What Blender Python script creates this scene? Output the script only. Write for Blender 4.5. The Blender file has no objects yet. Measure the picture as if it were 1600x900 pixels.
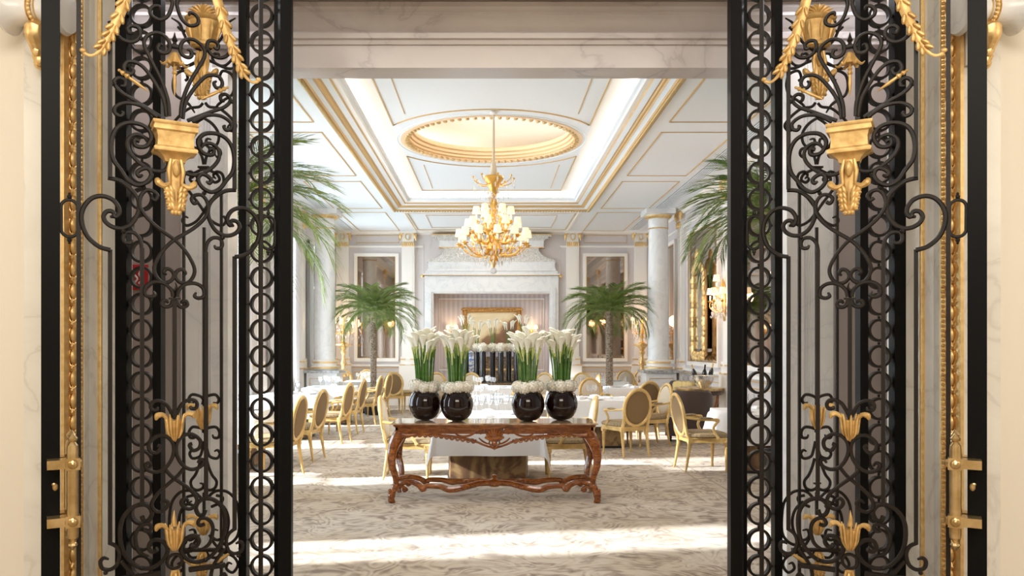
import bpy, bmesh, math, random
from mathutils import Vector, Matrix
PI = math.pi
sc = bpy.context.scene
C = sc.collection
random.seed(7)
# ------------------------------------------------------------------ camera, world, sun, light, exposure
F = 1230.0; PX = 768.0; PY = 541.0; EYE = 1.6
cam = bpy.data.objects.new('camera', bpy.data.cameras.new('camera')); C.objects.link(cam)
cam.location = (0, 0, EYE); cam.rotation_euler = (PI/2, 0, 0)
cam.data.sensor_width = 36; cam.data.lens = F/1600*36
cam.data.shift_x = (800-PX)/1600; cam.data.shift_y = (PY-450)/1600
cam.data.clip_start = 0.05; cam.data.clip_end = 200
sc.camera = cam
sc.cycles.transparent_max_bounces = 48
sc.view_settings.view_transform = 'Standard'; sc.view_settings.look = 'None'
sc.view_settings.exposure = 0.0; sc.view_settings.gamma = 1; sc.view_settings.use_curve_mapping = False
w = bpy.data.worlds.new('world'); sc.world = w; w.use_nodes = True
nt = w.node_tree; nt.nodes.clear()
wo = nt.nodes.new('ShaderNodeOutputWorld'); wb = nt.nodes.new('ShaderNodeBackground')
tc = nt.nodes.new('ShaderNodeTexCoord'); sp = nt.nodes.new('ShaderNodeSeparateXYZ'); cr = nt.nodes.new('ShaderNodeValToRGB')
mr = nt.nodes.new('ShaderNodeMapRange'); mr.inputs[1].default_value = -1; mr.inputs[2].default_value = 1
nt.links.new(tc.outputs['Generated'], sp.inputs[0]); nt.links.new(sp.outputs['Z'], mr.inputs[0]); nt.links.new(mr.outputs[0], cr.inputs[0])
e = cr.color_ramp.elements; e[0].position = 0.35; e[0].color = (.30,.27,.24,1); e[1].position = 0.75; e[1].color = (1.0,.95,.86,1)
nt.links.new(cr.outputs[0], wb.inputs[0]); wb.inputs[1].default_value = 0.5; nt.links.new(wb.outputs[0], wo.inputs[0])

def light(name, kind, loc, energy, color, size=(1,1), rot=(0,0,0), rad=.1, spread=None):
    l = bpy.data.lights.new(name, kind); l.energy = energy; l.color = color
    if kind == 'AREA':
        l.shape = 'RECTANGLE'; l.size, l.size_y = size
        if spread: l.spread = spread
    elif kind == 'POINT': l.shadow_soft_size = rad
    o = bpy.data.objects.new(name, l); C.objects.link(o); o.location = loc; o.rotation_euler = rot
    return o
s = bpy.data.lights.new('sun', 'SUN'); s.energy = 19.0; s.angle = math.radians(2.5); s.color = (.97,.98,1.0)
so = bpy.data.objects.new('sun', s); C.objects.link(so)
EL = math.radians(24); AZ = math.radians(9)
so.rotation_euler = Vector((math.cos(EL)*math.cos(AZ), math.cos(EL)*math.sin(AZ), -math.sin(EL))).to_track_quat('-Z', 'Y').to_euler()
WIN_Z = [5.62, 9.4, 12.82, 16.24, 19.5]; WH = {5.62: .40}           # bay centres of the tall windows in the left wall
for i, wy in enumerate(WIN_Z):                    # daylight standing in each window
    light('daylight', 'AREA', (-4.75, wy, 2.15), 205 if wy > 6 else 110, (.74,.87,1.0), (3.7, 1.7 if wy > 6 else .8), (0, -PI/2, 0))
for (ly) in (7.6, 13.05, 19.0):                         # soft fill lights added under the hall ceiling
    light('hall_fill', 'AREA', (0, ly, 4.62), 80 if ly < 8 else 45, (1.0,.94,.88), (2.2,1.2), (0,0,0))
light('foyer_fill', 'AREA', (0.1, -1.0, 4.6), 265, (1.0,.92,.81), (4.5,2.0), (math.radians(35),0,0))  # unseen area light added to light the foyer side
light('foyer_side_fill', 'AREA', (-3.9, 1.6, 3.0), 22, (1.0,.84,.64), (1.2,1.2), (0,math.radians(-70),0))  # pair of unseen side lights added to warm the foyer
light('foyer_side_fill', 'AREA', (4.1, 1.6, 3.0), 22, (1.0,.84,.64), (1.2,1.2), (0,math.radians(70),0))
for sx in (-1, 1): light('passage_fill', 'AREA', (0.1+sx*2.0, 4.62, 3.70), 5, (.98,.96,1.0), (.7,.3), (0,0,0))  # small unseen lights added to brighten the dark passage jambs
# cove strips lying in the trough of the ceiling recess, shining up
for sx in (-1, 1):
    light('cove_lamp', 'AREA', (sx*2.0, 13.1, 4.86), 44, (1.0,.93,.84), (.10, 8.6), (PI,0,0))
for yy in (8.55, 17.65):
    light('cove_lamp', 'AREA', (0, yy, 4.86), 20, (1.0,.93,.84), (3.8,.10), (PI,0,0))

# ------------------------------------------------------------------ materials
M = {}
def mat(name, col, rough=.5, metal=0, spec=None, emit=None, es=1, trans=0, coat=0, sheen=0):
    m = bpy.data.materials.new(name); m.use_nodes = True
    b = m.node_tree.nodes['Principled BSDF']
    b.inputs['Base Color'].default_value = (*col, 1); b.inputs['Roughness'].default_value = rough
    b.inputs['Metallic'].default_value = metal
    if spec is not None: b.inputs['Specular IOR Level'].default_value = spec
    if emit: b.inputs['Emission Color'].default_value = (*emit, 1); b.inputs['Emission Strength'].default_value = es
    if coat: b.inputs['Coat Weight'].default_value = coat; b.inputs['Coat Roughness'].default_value = .05
    if sheen: b.inputs['Sheen Weight'].default_value = sheen
    M[name] = m
    return m
def N(m, t): return m.node_tree.nodes.new(t)
def L(m, a, b): m.node_tree.links.new(a, b)
def B(m): return m.node_tree.nodes['Principled BSDF']
def ramp(m, stops):
    r = N(m, 'ShaderNodeValToRGB'); el = r.color_ramp.elements
    while len(el) < len(stops): el.new(.5)
    for k, (p, c) in enumerate(stops): el[k].position = p; el[k].color = (*c, 1)
    return r
def coords(m, scale=(1,1,1), kind='Object'):
    t = N(m, 'ShaderNodeTexCoord'); mp = N(m, 'ShaderNodeMapping'); mp.inputs['Scale'].default_value = scale
    L(m, t.outputs[kind], mp.inputs[0]); return mp.outputs[0]
def bump(m, src, st=.3, dist=.01):
    b = N(m, 'ShaderNodeBump'); b.inputs['Strength'].default_value = st; b.inputs['Distance'].default_value = dist
    L(m, src, b.inputs['Height']); L(m, b.outputs[0], B(m).inputs['Normal'])
def noisy(name, stops, scale=5, detail=4, dist=0, bst=0, bd=.01, sxyz=(1,1,1), **k):
    m = mat(name, stops[0][1], **k)
    n = N(m, 'ShaderNodeTexNoise'); n.inputs['Scale'].default_value = scale; n.inputs['Detail'].default_value = detail; n.inputs['Distortion'].default_value = dist
    L(m, coords(m, sxyz), n.inputs[0]); r = ramp(m, stops); L(m, n.outputs[0], r.inputs[0]); L(m, r.outputs[0], B(m).inputs['Base Color'])
    if bst: bump(m, n.outputs[0], bst, bd)
    return m
def marble(name, base, vein, scale=1.6, rough=.22, lo=.02):
    m = mat(name, base, rough)
    co = coords(m)
    n = N(m, 'ShaderNodeTexNoise'); n.inputs['Scale'].default_value = scale; n.inputs['Detail'].default_value = 8; n.inputs['Distortion'].default_value = 1.2
    L(m, co, n.inputs[0])
    a = N(m, 'ShaderNodeMath'); a.operation = 'SUBTRACT'; a.inputs[1].default_value = .5; L(m, n.outputs[0], a.inputs[0])
    ab = N(m, 'ShaderNodeMath'); ab.operation = 'ABSOLUTE'; L(m, a.outputs[0], ab.inputs[0])
    r = ramp(m, [(0, vein), (lo, tuple((x+y*2)/3 for x, y in zip(vein, base))), (.12, base)])
    L(m, ab.outputs[0], r.inputs[0]); L(m, r.outputs[0], B(m).inputs['Base Color'])
    return m
mat('iron', (.011,.0075,.0055), .50, .1, spec=.38)
marble('shaded_lintel_marble', (.64,.60,.59), (.50,.46,.46), 1.2)  # greyed marble: the lintel's shade is put into its colour
mat('iron_frame', (.003,.003,.0035), .42, .0, spec=.13)
noisy('gilt', [(.3,(.76,.50,.20)),(.7,(.92,.69,.34))], 30, 2, rough=.42, metal=.75, bst=.15)
noisy('gate_gilt', [(.3,(.54,.33,.11)),(.7,(.84,.58,.24))], 22, 3, rough=.45, metal=.4, bst=.2)
noisy('frame_gilt', [(.3,(.36,.16,.045)),(.7,(.66,.38,.12))], 25, 3, rough=.38, metal=.6, bst=.3)
noisy('brass', [(.3,(.50,.34,.14)),(.7,(.74,.56,.30))], 14, 2, rough=.28, metal=.9)
mat('gold_line', (.66,.45,.20), .45, .35)
marble('marble', (.84,.82,.76), (.70,.67,.61))
marble('hall_marble', (.84,.84,.83), (.73,.74,.75), 2.2)
marble('grey_marble', (.50,.50,.49), (.22,.22,.22), 5, lo=.05)
mat('cream_wall', (.82,.76,.66), .6)
mat('taupe_wall', (.47,.41,.38), .6)
mat('antique_gold', (.58,.41,.19), .45, .35)
mat('peach_gilt', (.84,.62,.40), .5)
mat('hall_wall', (.66,.61,.60), .6)
mat('cream_paint', (.88,.84,.78), .45)
mat('ceiling_paint', (.80,.85,.89), .6)
mat('cove_paint', (.90,.88,.84), .7)
mat('dome_paint', (.95,.88,.76), .7, emit=(1,.9,.75), es=.0)
mat('mirror_glass', (.44,.36,.30), .03, 1.0)
mat('black_glass', (.010,.003,.002), .03, 0, spec=.5)
mat('black_lacquer', (.010,.008,.008), .12, 0, coat=.6)
mat('linen', (.86,.86,.86), .75, sheen=.2)
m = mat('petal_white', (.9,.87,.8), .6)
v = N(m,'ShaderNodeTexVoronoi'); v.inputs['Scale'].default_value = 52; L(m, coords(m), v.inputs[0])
r = ramp(m,[(.0,(.97,.94,.86)),(.45,(.94,.90,.80)),(.75,(.74,.67,.48))]); L(m,v.outputs['Distance'],r.inputs[0]); L(m,r.outputs[0],B(m).inputs['Base Color']); bump(m,v.outputs['Distance'],-1,.02)  # darker cell edges paint shade into the creases between florets
mat('calla_white', (.95,.93,.80), .45)
mat('calla_green', (.62,.68,.25), .5)
noisy('stem_green', [(.3,(.045,.12,.012)),(.7,(.12,.26,.03))], 20, 2, rough=.4)
noisy('frond_green', [(.3,(.08,.15,.025)),(.7,(.27,.35,.08))], 3, 2, rough=.5)
noisy('trunk_bark', [(.35,(.16,.11,.07)),(.65,(.48,.39,.30))], 30, 5, rough=.9, bst=1.0, bd=.03)
noisy('chair_gilt', [(.3,(.52,.33,.10)),(.7,(.76,.54,.23))], 8, 3, rough=.36, metal=.25)
mat('chandelier_gold', (.72,.43,.11), .30, .85)
mat('shade_glow', (.95,.85,.65), .6, emit=(1,.76,.46), es=.62)
mat('candle', (.95,.90,.80), .5, emit=(1,.8,.5), es=.4)
mat('red_sign', (.62,.02,.03), .4)
mat('white_paint', (.85,.85,.85), .5)
mat('velvet_brown', (.055,.035,.028), .8, sheen=.5)
mat('velvet_grey', (.30,.27,.25), .7, sheen=.4)
mat('yellow_silk', (.66,.50,.18), .45)
mat('silver', (.75,.74,.72), .22, .9)
mat('bottle_glass', (.010,.014,.010), .08, coat=.5)
mat('planter', (.012,.012,.013), .3)
mat('porcelain_plate', (.88,.88,.88), .2)
mat('curtain', (.70,.69,.70), .85)
mat('lamp_linen', (.78,.66,.48), .8)

def clear(name, tint=(1,1,1), gl=.12, milk=0, dcol=(.9,.9,.9)):
    m = bpy.data.materials.new(name); m.use_nodes = True; t = m.node_tree; t.nodes.clear()
    o = t.nodes.new('ShaderNodeOutputMaterial'); mx = t.nodes.new('ShaderNodeMixShader')
    tr = t.nodes.new('ShaderNodeBsdfTransparent'); g = t.nodes.new('ShaderNodeBsdfGlossy')
    tr.inputs[0].default_value = (*tint, 1); g.inputs[1].default_value = .04
    lw = t.nodes.new('ShaderNodeLayerWeight'); lw.inputs[0].default_value = gl
    df = t.nodes.new('ShaderNodeBsdfDiffuse'); df.inputs[0].default_value = (.9,.9,.9,1); tl = t.nodes.new('ShaderNodeBsdfTranslucent'); tl.inputs[0].default_value = (.9,.9,.9,1); m3 = t.nodes.new('ShaderNodeMixShader'); m3.inputs[0].default_value = .5; m2 = t.nodes.new('ShaderNodeMixShader'); m2.inputs[0].default_value = milk
    t.links.new(df.outputs[0], m3.inputs[1]); t.links.new(tl.outputs[0], m3.inputs[2]); t.links.new(tr.outputs[0], m2.inputs[1]); t.links.new(m3.outputs[0], m2.inputs[2])
    t.links.new(lw.outputs[0], mx.inputs[0]); t.links.new(m2.outputs[0], mx.inputs[1]); t.links.new(g.outputs[0], mx.inputs[2]); t.links.new(mx.outputs[0], o.inputs[0])
    M[name] = m
clear('window_glass', (.97,.99,1.0), .1)
clear('stem_glass', (.98,.99,1), .15, .14)
clear('crystal', (1,.99,.97), .22, .55)

# polished walnut
m = mat('walnut', (.25,.09,.03), .25, coat=.4)
n = N(m,'ShaderNodeTexNoise'); n.inputs['Scale'].default_value = 6; n.inputs['Detail'].default_value = 6; n.inputs['Distortion'].default_value = 1.5
L(m, coords(m,(1,5,5)), n.inputs[0]); r = ramp(m,[(.3,(.09,.020,.003)),(.55,(.27,.078,.011)),(.75,(.44,.155,.028))]); L(m,n.outputs[0],r.inputs[0]); L(m,r.outputs[0],B(m).inputs['Base Color']); bump(m,n.outputs[0],.15,.004)
m = mat('walnut_top', (.3,.15,.08), .10, coat=.8)
n = N(m,'ShaderNodeTexNoise'); n.inputs['Scale'].default_value = 4; n.inputs['Detail'].default_value = 8; n.inputs['Distortion'].default_value = 2
L(m, coords(m), n.inputs[0]); r = ramp(m,[(.35,(.28,.14,.07)),(.6,(.55,.40,.27))]); L(m,n.outputs[0],r.inputs[0]); L(m,r.outputs[0],B(m).inputs['Base Color'])
# woven seat fabric with small dots
m = mat('seat_fabric', (.30,.22,.12), .8)
v = N(m,'ShaderNodeTexVoronoi'); v.inputs['Scale'].default_value = 55; v.inputs['Randomness'].default_value = .15; L(m, coords(m), v.inputs[0])
r = ramp(m,[(.25,(.48,.36,.20)),(.45,(.22,.155,.08))]); L(m,v.outputs['Distance'],r.inputs[0]); L(m,r.outputs[0],B(m).inputs['Base Color'])
mat('back_fabric', (.21,.13,.055), .8)
mat('back_cream', (.57,.48,.35), .75)
# brocade of the table bases
m = mat('brocade', (.3,.18,.1), .55)
n = N(m,'ShaderNodeTexNoise'); n.inputs['Scale'].default_value = 3.2; n.inputs['Detail'].default_value = 3; n.inputs['Distortion'].default_value = 2.5; L(m, coords(m,(1,1,.8)), n.inputs[0])
wv = N(m,'ShaderNodeTexWave'); wv.inputs['Scale'].default_value = 2.2; wv.inputs['Distortion'].default_value = 9; wv.inputs['Detail'].default_value = 2; L(m, coords(m), wv.inputs[0])
r = ramp(m,[(.35,(.09,.040,.018)),(.5,(.19,.10,.04)),(.6,(.30,.19,.08))]); mm = N(m,'ShaderNodeMath'); mm.operation='MULTIPLY_ADD'; mm.inputs[1].default_value=.10; L(m,wv.outputs[1],mm.inputs[0]); 
ms = N(m,'ShaderNodeMath'); ms.operation='MULTIPLY'; ms.inputs[1].default_value=.95; L(m,n.outputs[0],ms.inputs[0]); L(m,ms.outputs[0],mm.inputs[2]); L(m,mm.outputs[0],r.inputs[0]); L(m,r.outputs[0],B(m).inputs['Base Color'])
# striped fabric of the niche
m = mat('striped_fabric', (.6,.55,.56), .7)
wv = N(m,'ShaderNodeTexWave'); wv.inputs['Scale'].default_value = 2.4; wv.bands_direction='X'; L(m, coords(m), wv.inputs[0])
r = ramp(m,[(.35,(.52,.46,.46)),(.65,(.62,.56,.55))]); L(m,wv.outputs[1],r.inputs[0]); L(m,r.outputs[0],B(m).inputs['Base Color'])
# carpet: swirling leaf pattern
m = mat('carpet', (.6,.55,.5), .95, sheen=.15)
co = coords(m,(1,1,1))
n0 = N(m,'ShaderNodeTexNoise'); n0.inputs['Scale'].default_value = 1.3; n0.inputs['Detail'].default_value = 2; L(m,co,n0.inputs[0])
n0.inputs['Scale'].default_value = 1.7; n0.inputs['Detail'].default_value = 2.5; n0.inputs['Distortion'].default_value = 1.6; n0.inputs['Roughness'].default_value = .42
sm = N(m,'ShaderNodeMath'); sm.operation='MULTIPLY'; sm.inputs[1].default_value=62; L(m,n0.outputs[0],sm.inputs[0])
si = N(m,'ShaderNodeMath'); si.operation='SINE'; L(m,sm.outputs[0],si.inputs[0])
nb = N(m,'ShaderNodeTexNoise'); nb.inputs['Scale'].default_value = 4.5; nb.inputs['Detail'].default_value = 4; nb.inputs['Distortion'].default_value=1; L(m,co,nb.inputs[0])
sa = N(m,'ShaderNodeMath'); sa.operation='MULTIPLY_ADD'; sa.inputs[1].default_value=.13; L(m,si.outputs[0],sa.inputs[0]); L(m,nb.outputs[0],sa.inputs[2])
r = ramp(m,[(.24,(.22,.16,.115)),(.38,(.38,.305,.23)),(.52,(.53,.45,.36)),(.75,(.60,.53,.44))]); L(m,sa.outputs[0],r.inputs[0])
n1 = N(m,'ShaderNodeTexNoise'); n1.inputs['Scale'].default_value = .55; n1.inputs['Detail'].default_value=3; L(m,co,n1.inputs[0])
r1 = ramp(m,[(.35,(.80,.72,.60)),(.6,(1,1,1))]); L(m,n1.outputs[0],r1.inputs[0])
mu = N(m,'ShaderNodeMix'); mu.data_type='RGBA'; mu.blend_type='MULTIPLY'; mu.inputs[0].default_value=1; L(m,r.outputs[0],mu.inputs[6]); L(m,r1.outputs[0],mu.inputs[7]); L(m,mu.outputs[2],B(m).inputs['Base Color'])
n2 = N(m,'ShaderNodeTexNoise'); n2.inputs['Scale'].default_value = 220; L(m,co,n2.inputs[0]); bump(m,n2.outputs[0],.4,.01)
mat('carpet_line', (.36,.30,.23), .95)
# painting: misty landscape with a brown hill
m = mat('landscape', (.7,.6,.4), .5)
co = coords(m); spx = N(m,'ShaderNodeSeparateXYZ'); L(m,co,spx.inputs[0])
n = N(m,'ShaderNodeTexNoise'); n.inputs['Scale'].default_value = 2.6; n.inputs['Detail'].default_value=5; L(m,co,n.inputs[0])
a = N(m,'ShaderNodeMath'); a.operation='MULTIPLY_ADD'; a.inputs[1].default_value=.75; L(m,spx.outputs['X'],a.inputs[0]); L(m,n.outputs[0],a.inputs[2])
a2 = N(m,'ShaderNodeMath'); a2.operation='ADD'; a2.inputs[1].default_value=2.16; L(m,a.outputs[0],a2.inputs[0]); a = a2
bq = N(m,'ShaderNodeMath'); bq.operation='SUBTRACT'; L(m,a.outputs[0],bq.inputs[0]); L(m,spx.outputs['Z'],bq.inputs[1])
r = ramp(m,[(.0,(.80,.66,.40)),(.50,(.84,.70,.46)),(.68,(.72,.54,.30)),(.80,(.30,.16,.08)),(1,(.20,.10,.05))]); L(m,bq.outputs[0],r.inputs[0]); L(m,r.outputs[0],B(m).inputs['Base Color'])
# blue and white porcelain
m = noisy('porcelain_blue', [(.42,(.85,.88,.92)),(.56,(.16,.28,.60))], 14, 3, rough=.15)
# aged mirror of the cabinet
noisy('antique_mirror', [(.3,(.36,.30,.20)),(.7,(.70,.64,.50))], 8, 4, rough=.12, metal=.8)
# carved dark panel
noisy('carved_dark', [(.42,(.02,.015,.012)),(.6,(.35,.22,.10))], 26, 4, dist=2, rough=.5, bst=.8)
noisy('relief_marble', [(.35,(.60,.56,.50)),(.6,(.88,.86,.82))], 16, 4, dist=2.5, rough=.5, bst=1.0, bd=.03)

# ------------------------------------------------------------------ mesh builder
def cr(pts, n=5, closed=False):
    P = [Vector(p) for p in pts]; out = []
    if len(P) < 3: return P
    N_ = len(P); rng = range(N_) if closed else range(N_-1)
    for i in rng:
        if closed: a, b, c, d = P[(i-1) % N_], P[i], P[(i+1) % N_], P[(i+2) % N_]
        else: a, b, c, d = P[max(i-1,0)], P[i], P[i+1], P[min(i+2,N_-1)]
        for k in range(n):
            t = k/n
            out.append(.5*((2*b)+(c-a)*t+(2*a-5*b+4*c-d)*t*t+(3*b-a-3*c+d)*t*t*t))
    if not closed: out.append(P[-1])
    return out
class MB:
    def __init__(s): s.v = []; s.f = []
    def add(s, vs, fs):
        o = len(s.v); s.v += [tuple(p) for p in vs]; s.f += [tuple(i+o for i in q) for q in fs]; return s
    def box(s, c, d, rz=0, rx=0, ry=0, taper=1):
        x, y, z = [k/2 for k in d]; vs = []
        R = Matrix.Rotation(rz,3,'Z') @ Matrix.Rotation(ry,3,'Y') @ Matrix.Rotation(rx,3,'X')
        for sz in (-1,1):
            tt = taper if sz > 0 else 1
            for sx, sy in ((-1,-1),(1,-1),(1,1),(-1,1)): vs.append(R @ Vector((sx*x*tt, sy*y*tt, sz*z)) + Vector(c))
        return s.add(vs, [(3,2,1,0),(4,5,6,7),(0,1,5,4),(1,2,6,5),(2,3,7,6),(3,0,4,7)])
    def bx(s, x0, x1, y0, y1, z0, z1): return s.box(((x0+x1)/2,(y0+y1)/2,(z0+z1)/2), (abs(x1-x0),abs(y1-y0),abs(z1-z0)))
    def lathe(s, prof, c=(0,0,0), seg=16, ax='Z', sx=1, sy=1, a0=0, a1=2*PI, cap=True):
        full = abs(a1-a0-2*PI) < 1e-6; nn = seg if full else seg+1; vs = []
        for r_, z_ in prof:
            for k in range(nn):
                a = a0+(a1-a0)*k/seg; p = (r_*math.cos(a)*sx, r_*math.sin(a)*sy, z_)
                if ax == 'X': p = (p[2], p[0], p[1])
                elif ax == 'Y': p = (p[0], p[2], p[1])
                vs.append((p[0]+c[0], p[1]+c[1], p[2]+c[2]))
        fs = []
        for i in range(len(prof)-1):
            for k in range(seg):
                k2 = (k+1) % nn if full else k+1
                fs.append((i*nn+k, i*nn+k2, (i+1)*nn+k2, (i+1)*nn+k))
        if full and cap:
            if prof[0][0] > 1e-5: fs.append(tuple(range(nn))[::-1])
            if prof[-1][0] > 1e-5: fs.append(tuple((len(prof)-1)*nn+k for k in range(nn)))
        return s.add(vs, fs)
    def cyl(s, a, b, r0, r1=None, seg=12): return s.tube([a,b],[r0, r0 if r1 is None else r1],seg)
    def tube(s, pts, r, seg=6, closed=False, flat=1, up=None, rot=None):
        P = [Vector(p) for p in pts]; n = len(P)
        if n < 2: return s
        R = list(r) if isinstance(r,(list,tuple)) else [r]*n
        if len(R) != n: R = [R[min(int(i/(n-1)*(len(R)-1)),len(R)-2)]*(1-((i/(n-1)*(len(R)-1))-min(int(i/(n-1)*(len(R)-1)),len(R)-2)))+R[min(int(i/(n-1)*(len(R)-1)),len(R)-2)+1]*((i/(n-1)*(len(R)-1))-min(int(i/(n-1)*(len(R)-1)),len(R)-2)) for i in range(n)]
        T = []
        for i in range(n):
            if closed: t = P[(i+1)%n]-P[i-1]
            else: t = P[min(i+1,n-1)]-P[max(i-1,0)]
            T.append(t.normalized() if t.length > 1e-9 else Vector((0,0,1)))
        u = Vector(up) if up else (Vector((0,0,1)) if abs(T[0].z) < .9 else Vector((1,0,0)))
        nn = (u-T[0]*u.dot(T[0])).normalized(); vs = []
        for i in range(n):
            if up: 
                q = Vector(up)-T[i]*Vector(up).dot(T[i])
                if q.length > 1e-4: nn = q.normalized()
            else: nn = (nn-T[i]*nn.dot(T[i])).normalized()
            b = T[i].cross(nn)
            for k in range(seg):
                a = 2*PI*(k+.5)/seg
                vs.append(P[i]+(nn*math.cos(a)*flat+b*math.sin(a))*R[i])
        fs = []
        for i in range(n if closed else n-1):
            j = (i+1) % n
            for k in range(seg): fs.append((i*seg+k, i*seg+(k+1)%seg, j*seg+(k+1)%seg, j*seg+k))
        if not closed: fs.append(tuple(range(seg))[::-1]); fs.append(tuple((n-1)*seg+k for k in range(seg)))
        return s.add(vs, fs)
    def ball(s, c, r, seg=8, rings=5, R=None):
        rx, ry, rz = (r,r,r) if not isinstance(r,(tuple,list)) else r; vs = []
        for i in range(rings+1):
            ph = -PI/2+PI*i/rings
            for k in range(seg):
                a = 2*PI*k/seg; p = Vector((rx*math.cos(ph)*math.cos(a), ry*math.cos(ph)*math.sin(a), rz*math.sin(ph)))
                if R: p = R @ p
                vs.append(p+Vector(c))
        fs = []
        for i in range(rings):
            for k in range(seg): fs.append((i*seg+k, i*seg+(k+1)%seg, (i+1)*seg+(k+1)%seg, (i+1)*seg+k))
        return s.add(vs, fs)
    def prism(s, poly, a0, a1, plane='XZ'):      # polygon extruded along the third axis
        n = len(poly); vs = []
        for a in (a0, a1):
            for p in poly:
                vs.append({'XZ': (p[0], a, p[1]), 'XY': (p[0], p[1], a), 'YZ': (a, p[0], p[1])}[plane])
        fs = [tuple(range(n))[::-1], tuple(range(n,2*n))]+[(k,(k+1)%n,n+(k+1)%n,n+k) for k in range(n)]
        return s.add(vs, fs)
    def loft(s, secs, caps=True):
        n = len(secs[0]); vs = [p for q in secs for p in q]; fs = []
        for i in range(len(secs)-1):
            for k in range(n): fs.append((i*n+k, i*n+(k+1)%n, (i+1)*n+(k+1)%n, (i+1)*n+k))
        if caps: fs.append(tuple(range(n))[::-1]); fs.append(tuple((len(secs)-1)*n+k for k in range(n)))
        return s.add(vs, fs)
    def octa(s, c, r, h):
        c = Vector(c); vs = [c+Vector((r,0,0)),c+Vector((0,r,0)),c+Vector((-r,0,0)),c+Vector((0,-r,0)),c+Vector((0,0,h*.4)),c+Vector((0,0,-h))]
        return s.add(vs, [(0,1,4),(1,2,4),(2,3,4),(3,0,4),(1,0,5),(2,1,5),(3,2,5),(0,3,5)])
    def rectring(s, cx, cy, prof, closed=True):       # prof: (half x, half y, z) swept round a rectangle
        secs = []; vs = []
        for hx, hy, z in prof:
            vs += [(cx-hx,cy-hy,z),(cx+hx,cy-hy,z),(cx+hx,cy+hy,z),(cx-hx,cy+hy,z)]
        fs = []; n = len(prof)
        for i in range(n if closed else n-1):
            j = (i+1) % n
            for k in range(4): fs.append((i*4+k, i*4+(k+1)%4, j*4+(k+1)%4, j*4+k))
        return s.add(vs, fs)
    def mesh(s, name, m, smooth=True, ang=35):
        me = bpy.data.meshes.new(name); me.from_pydata(s.v, [], s.f); 
        bm = bmesh.new(); bm.from_mesh(me); bmesh.ops.recalc_face_normals(bm, faces=bm.faces); bm.to_mesh(me); bm.free()
        me.materials.append(M[m])
        if smooth:
            for p in me.polygons: p.use_smooth = True
            me.set_sharp_from_angle(angle=math.radians(ang))
        me.update(); return me
    def build(s, name, m, parent=None, smooth=True, loc=None, ang=35):
        o = bpy.data.objects.new(name, s.mesh(name, m, smooth, ang)); C.objects.link(o)
        if parent is not None: o.parent = parent
        if loc: o.location = loc
        return o
def tag(o, label=None, cat=None, group=None, kind=None):
    if label: o['label'] = label
    if cat: o['category'] = cat
    if group: o['group'] = group
    if kind: o['kind'] = kind
    return o
def thing(name, label, cat, loc=(0,0,0), rz=0, group=None):
    o = bpy.data.objects.new(name, None); C.objects.link(o); o.location = loc; o.rotation_euler = (0,0,rz); o.empty_display_size = .1
    return tag(o, label, cat, group)
def struct(name, mb, m, smooth=False): return tag(mb.build(name, m, None, smooth), kind='structure')
def link(o, name, parent, loc=(0,0,0), rot=(0,0,0), scale=None):
    c = o if isinstance(o, bpy.types.Mesh) else o.data
    q = bpy.data.objects.new(name, c); C.objects.link(q); q.parent = parent; q.location = loc; q.rotation_euler = rot
    if scale: q.scale = scale
    return q
KIDS = {}
def kids(o): return [c for c in o.children]
def dup(root, loc, rz=0, label=None, group=None, scale=None):
    r = root.copy(); C.objects.link(r); r.location = loc; r.rotation_euler = (0,0,rz)
    if label: r['label'] = label
    if group: r['group'] = group
    if scale: r.scale = scale
    for ch in list(root.children):
        c = ch.copy(); C.objects.link(c); c.parent = r
        for g in list(ch.children):
            d = g.copy(); C.objects.link(d); d.parent = c
    return r
AX = 0.10        # the doorway's own centre line
# ------------------------------------------------------------------ THE SETTING
HY0, HY1 = 5.16, 21.3; HW = 4.35; HC = 4.7
struct('floor', MB().bx(-7,7,-3,HY1+.3,-.12,0), 'carpet')
t_ = 0
def trim(mb, m, smooth=False):
    global t_; t_ += 1
    return struct('trim_%d' % t_, mb, m, smooth)
# carpet border lines
q = MB()
for sx in (-1,1):
    for xx in (2.46, 2.62): q.bx(sx*xx-.012, sx*xx+.012, 6.4, 20.4, .0005, .003)
trim(q, 'carpet_line')
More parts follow.
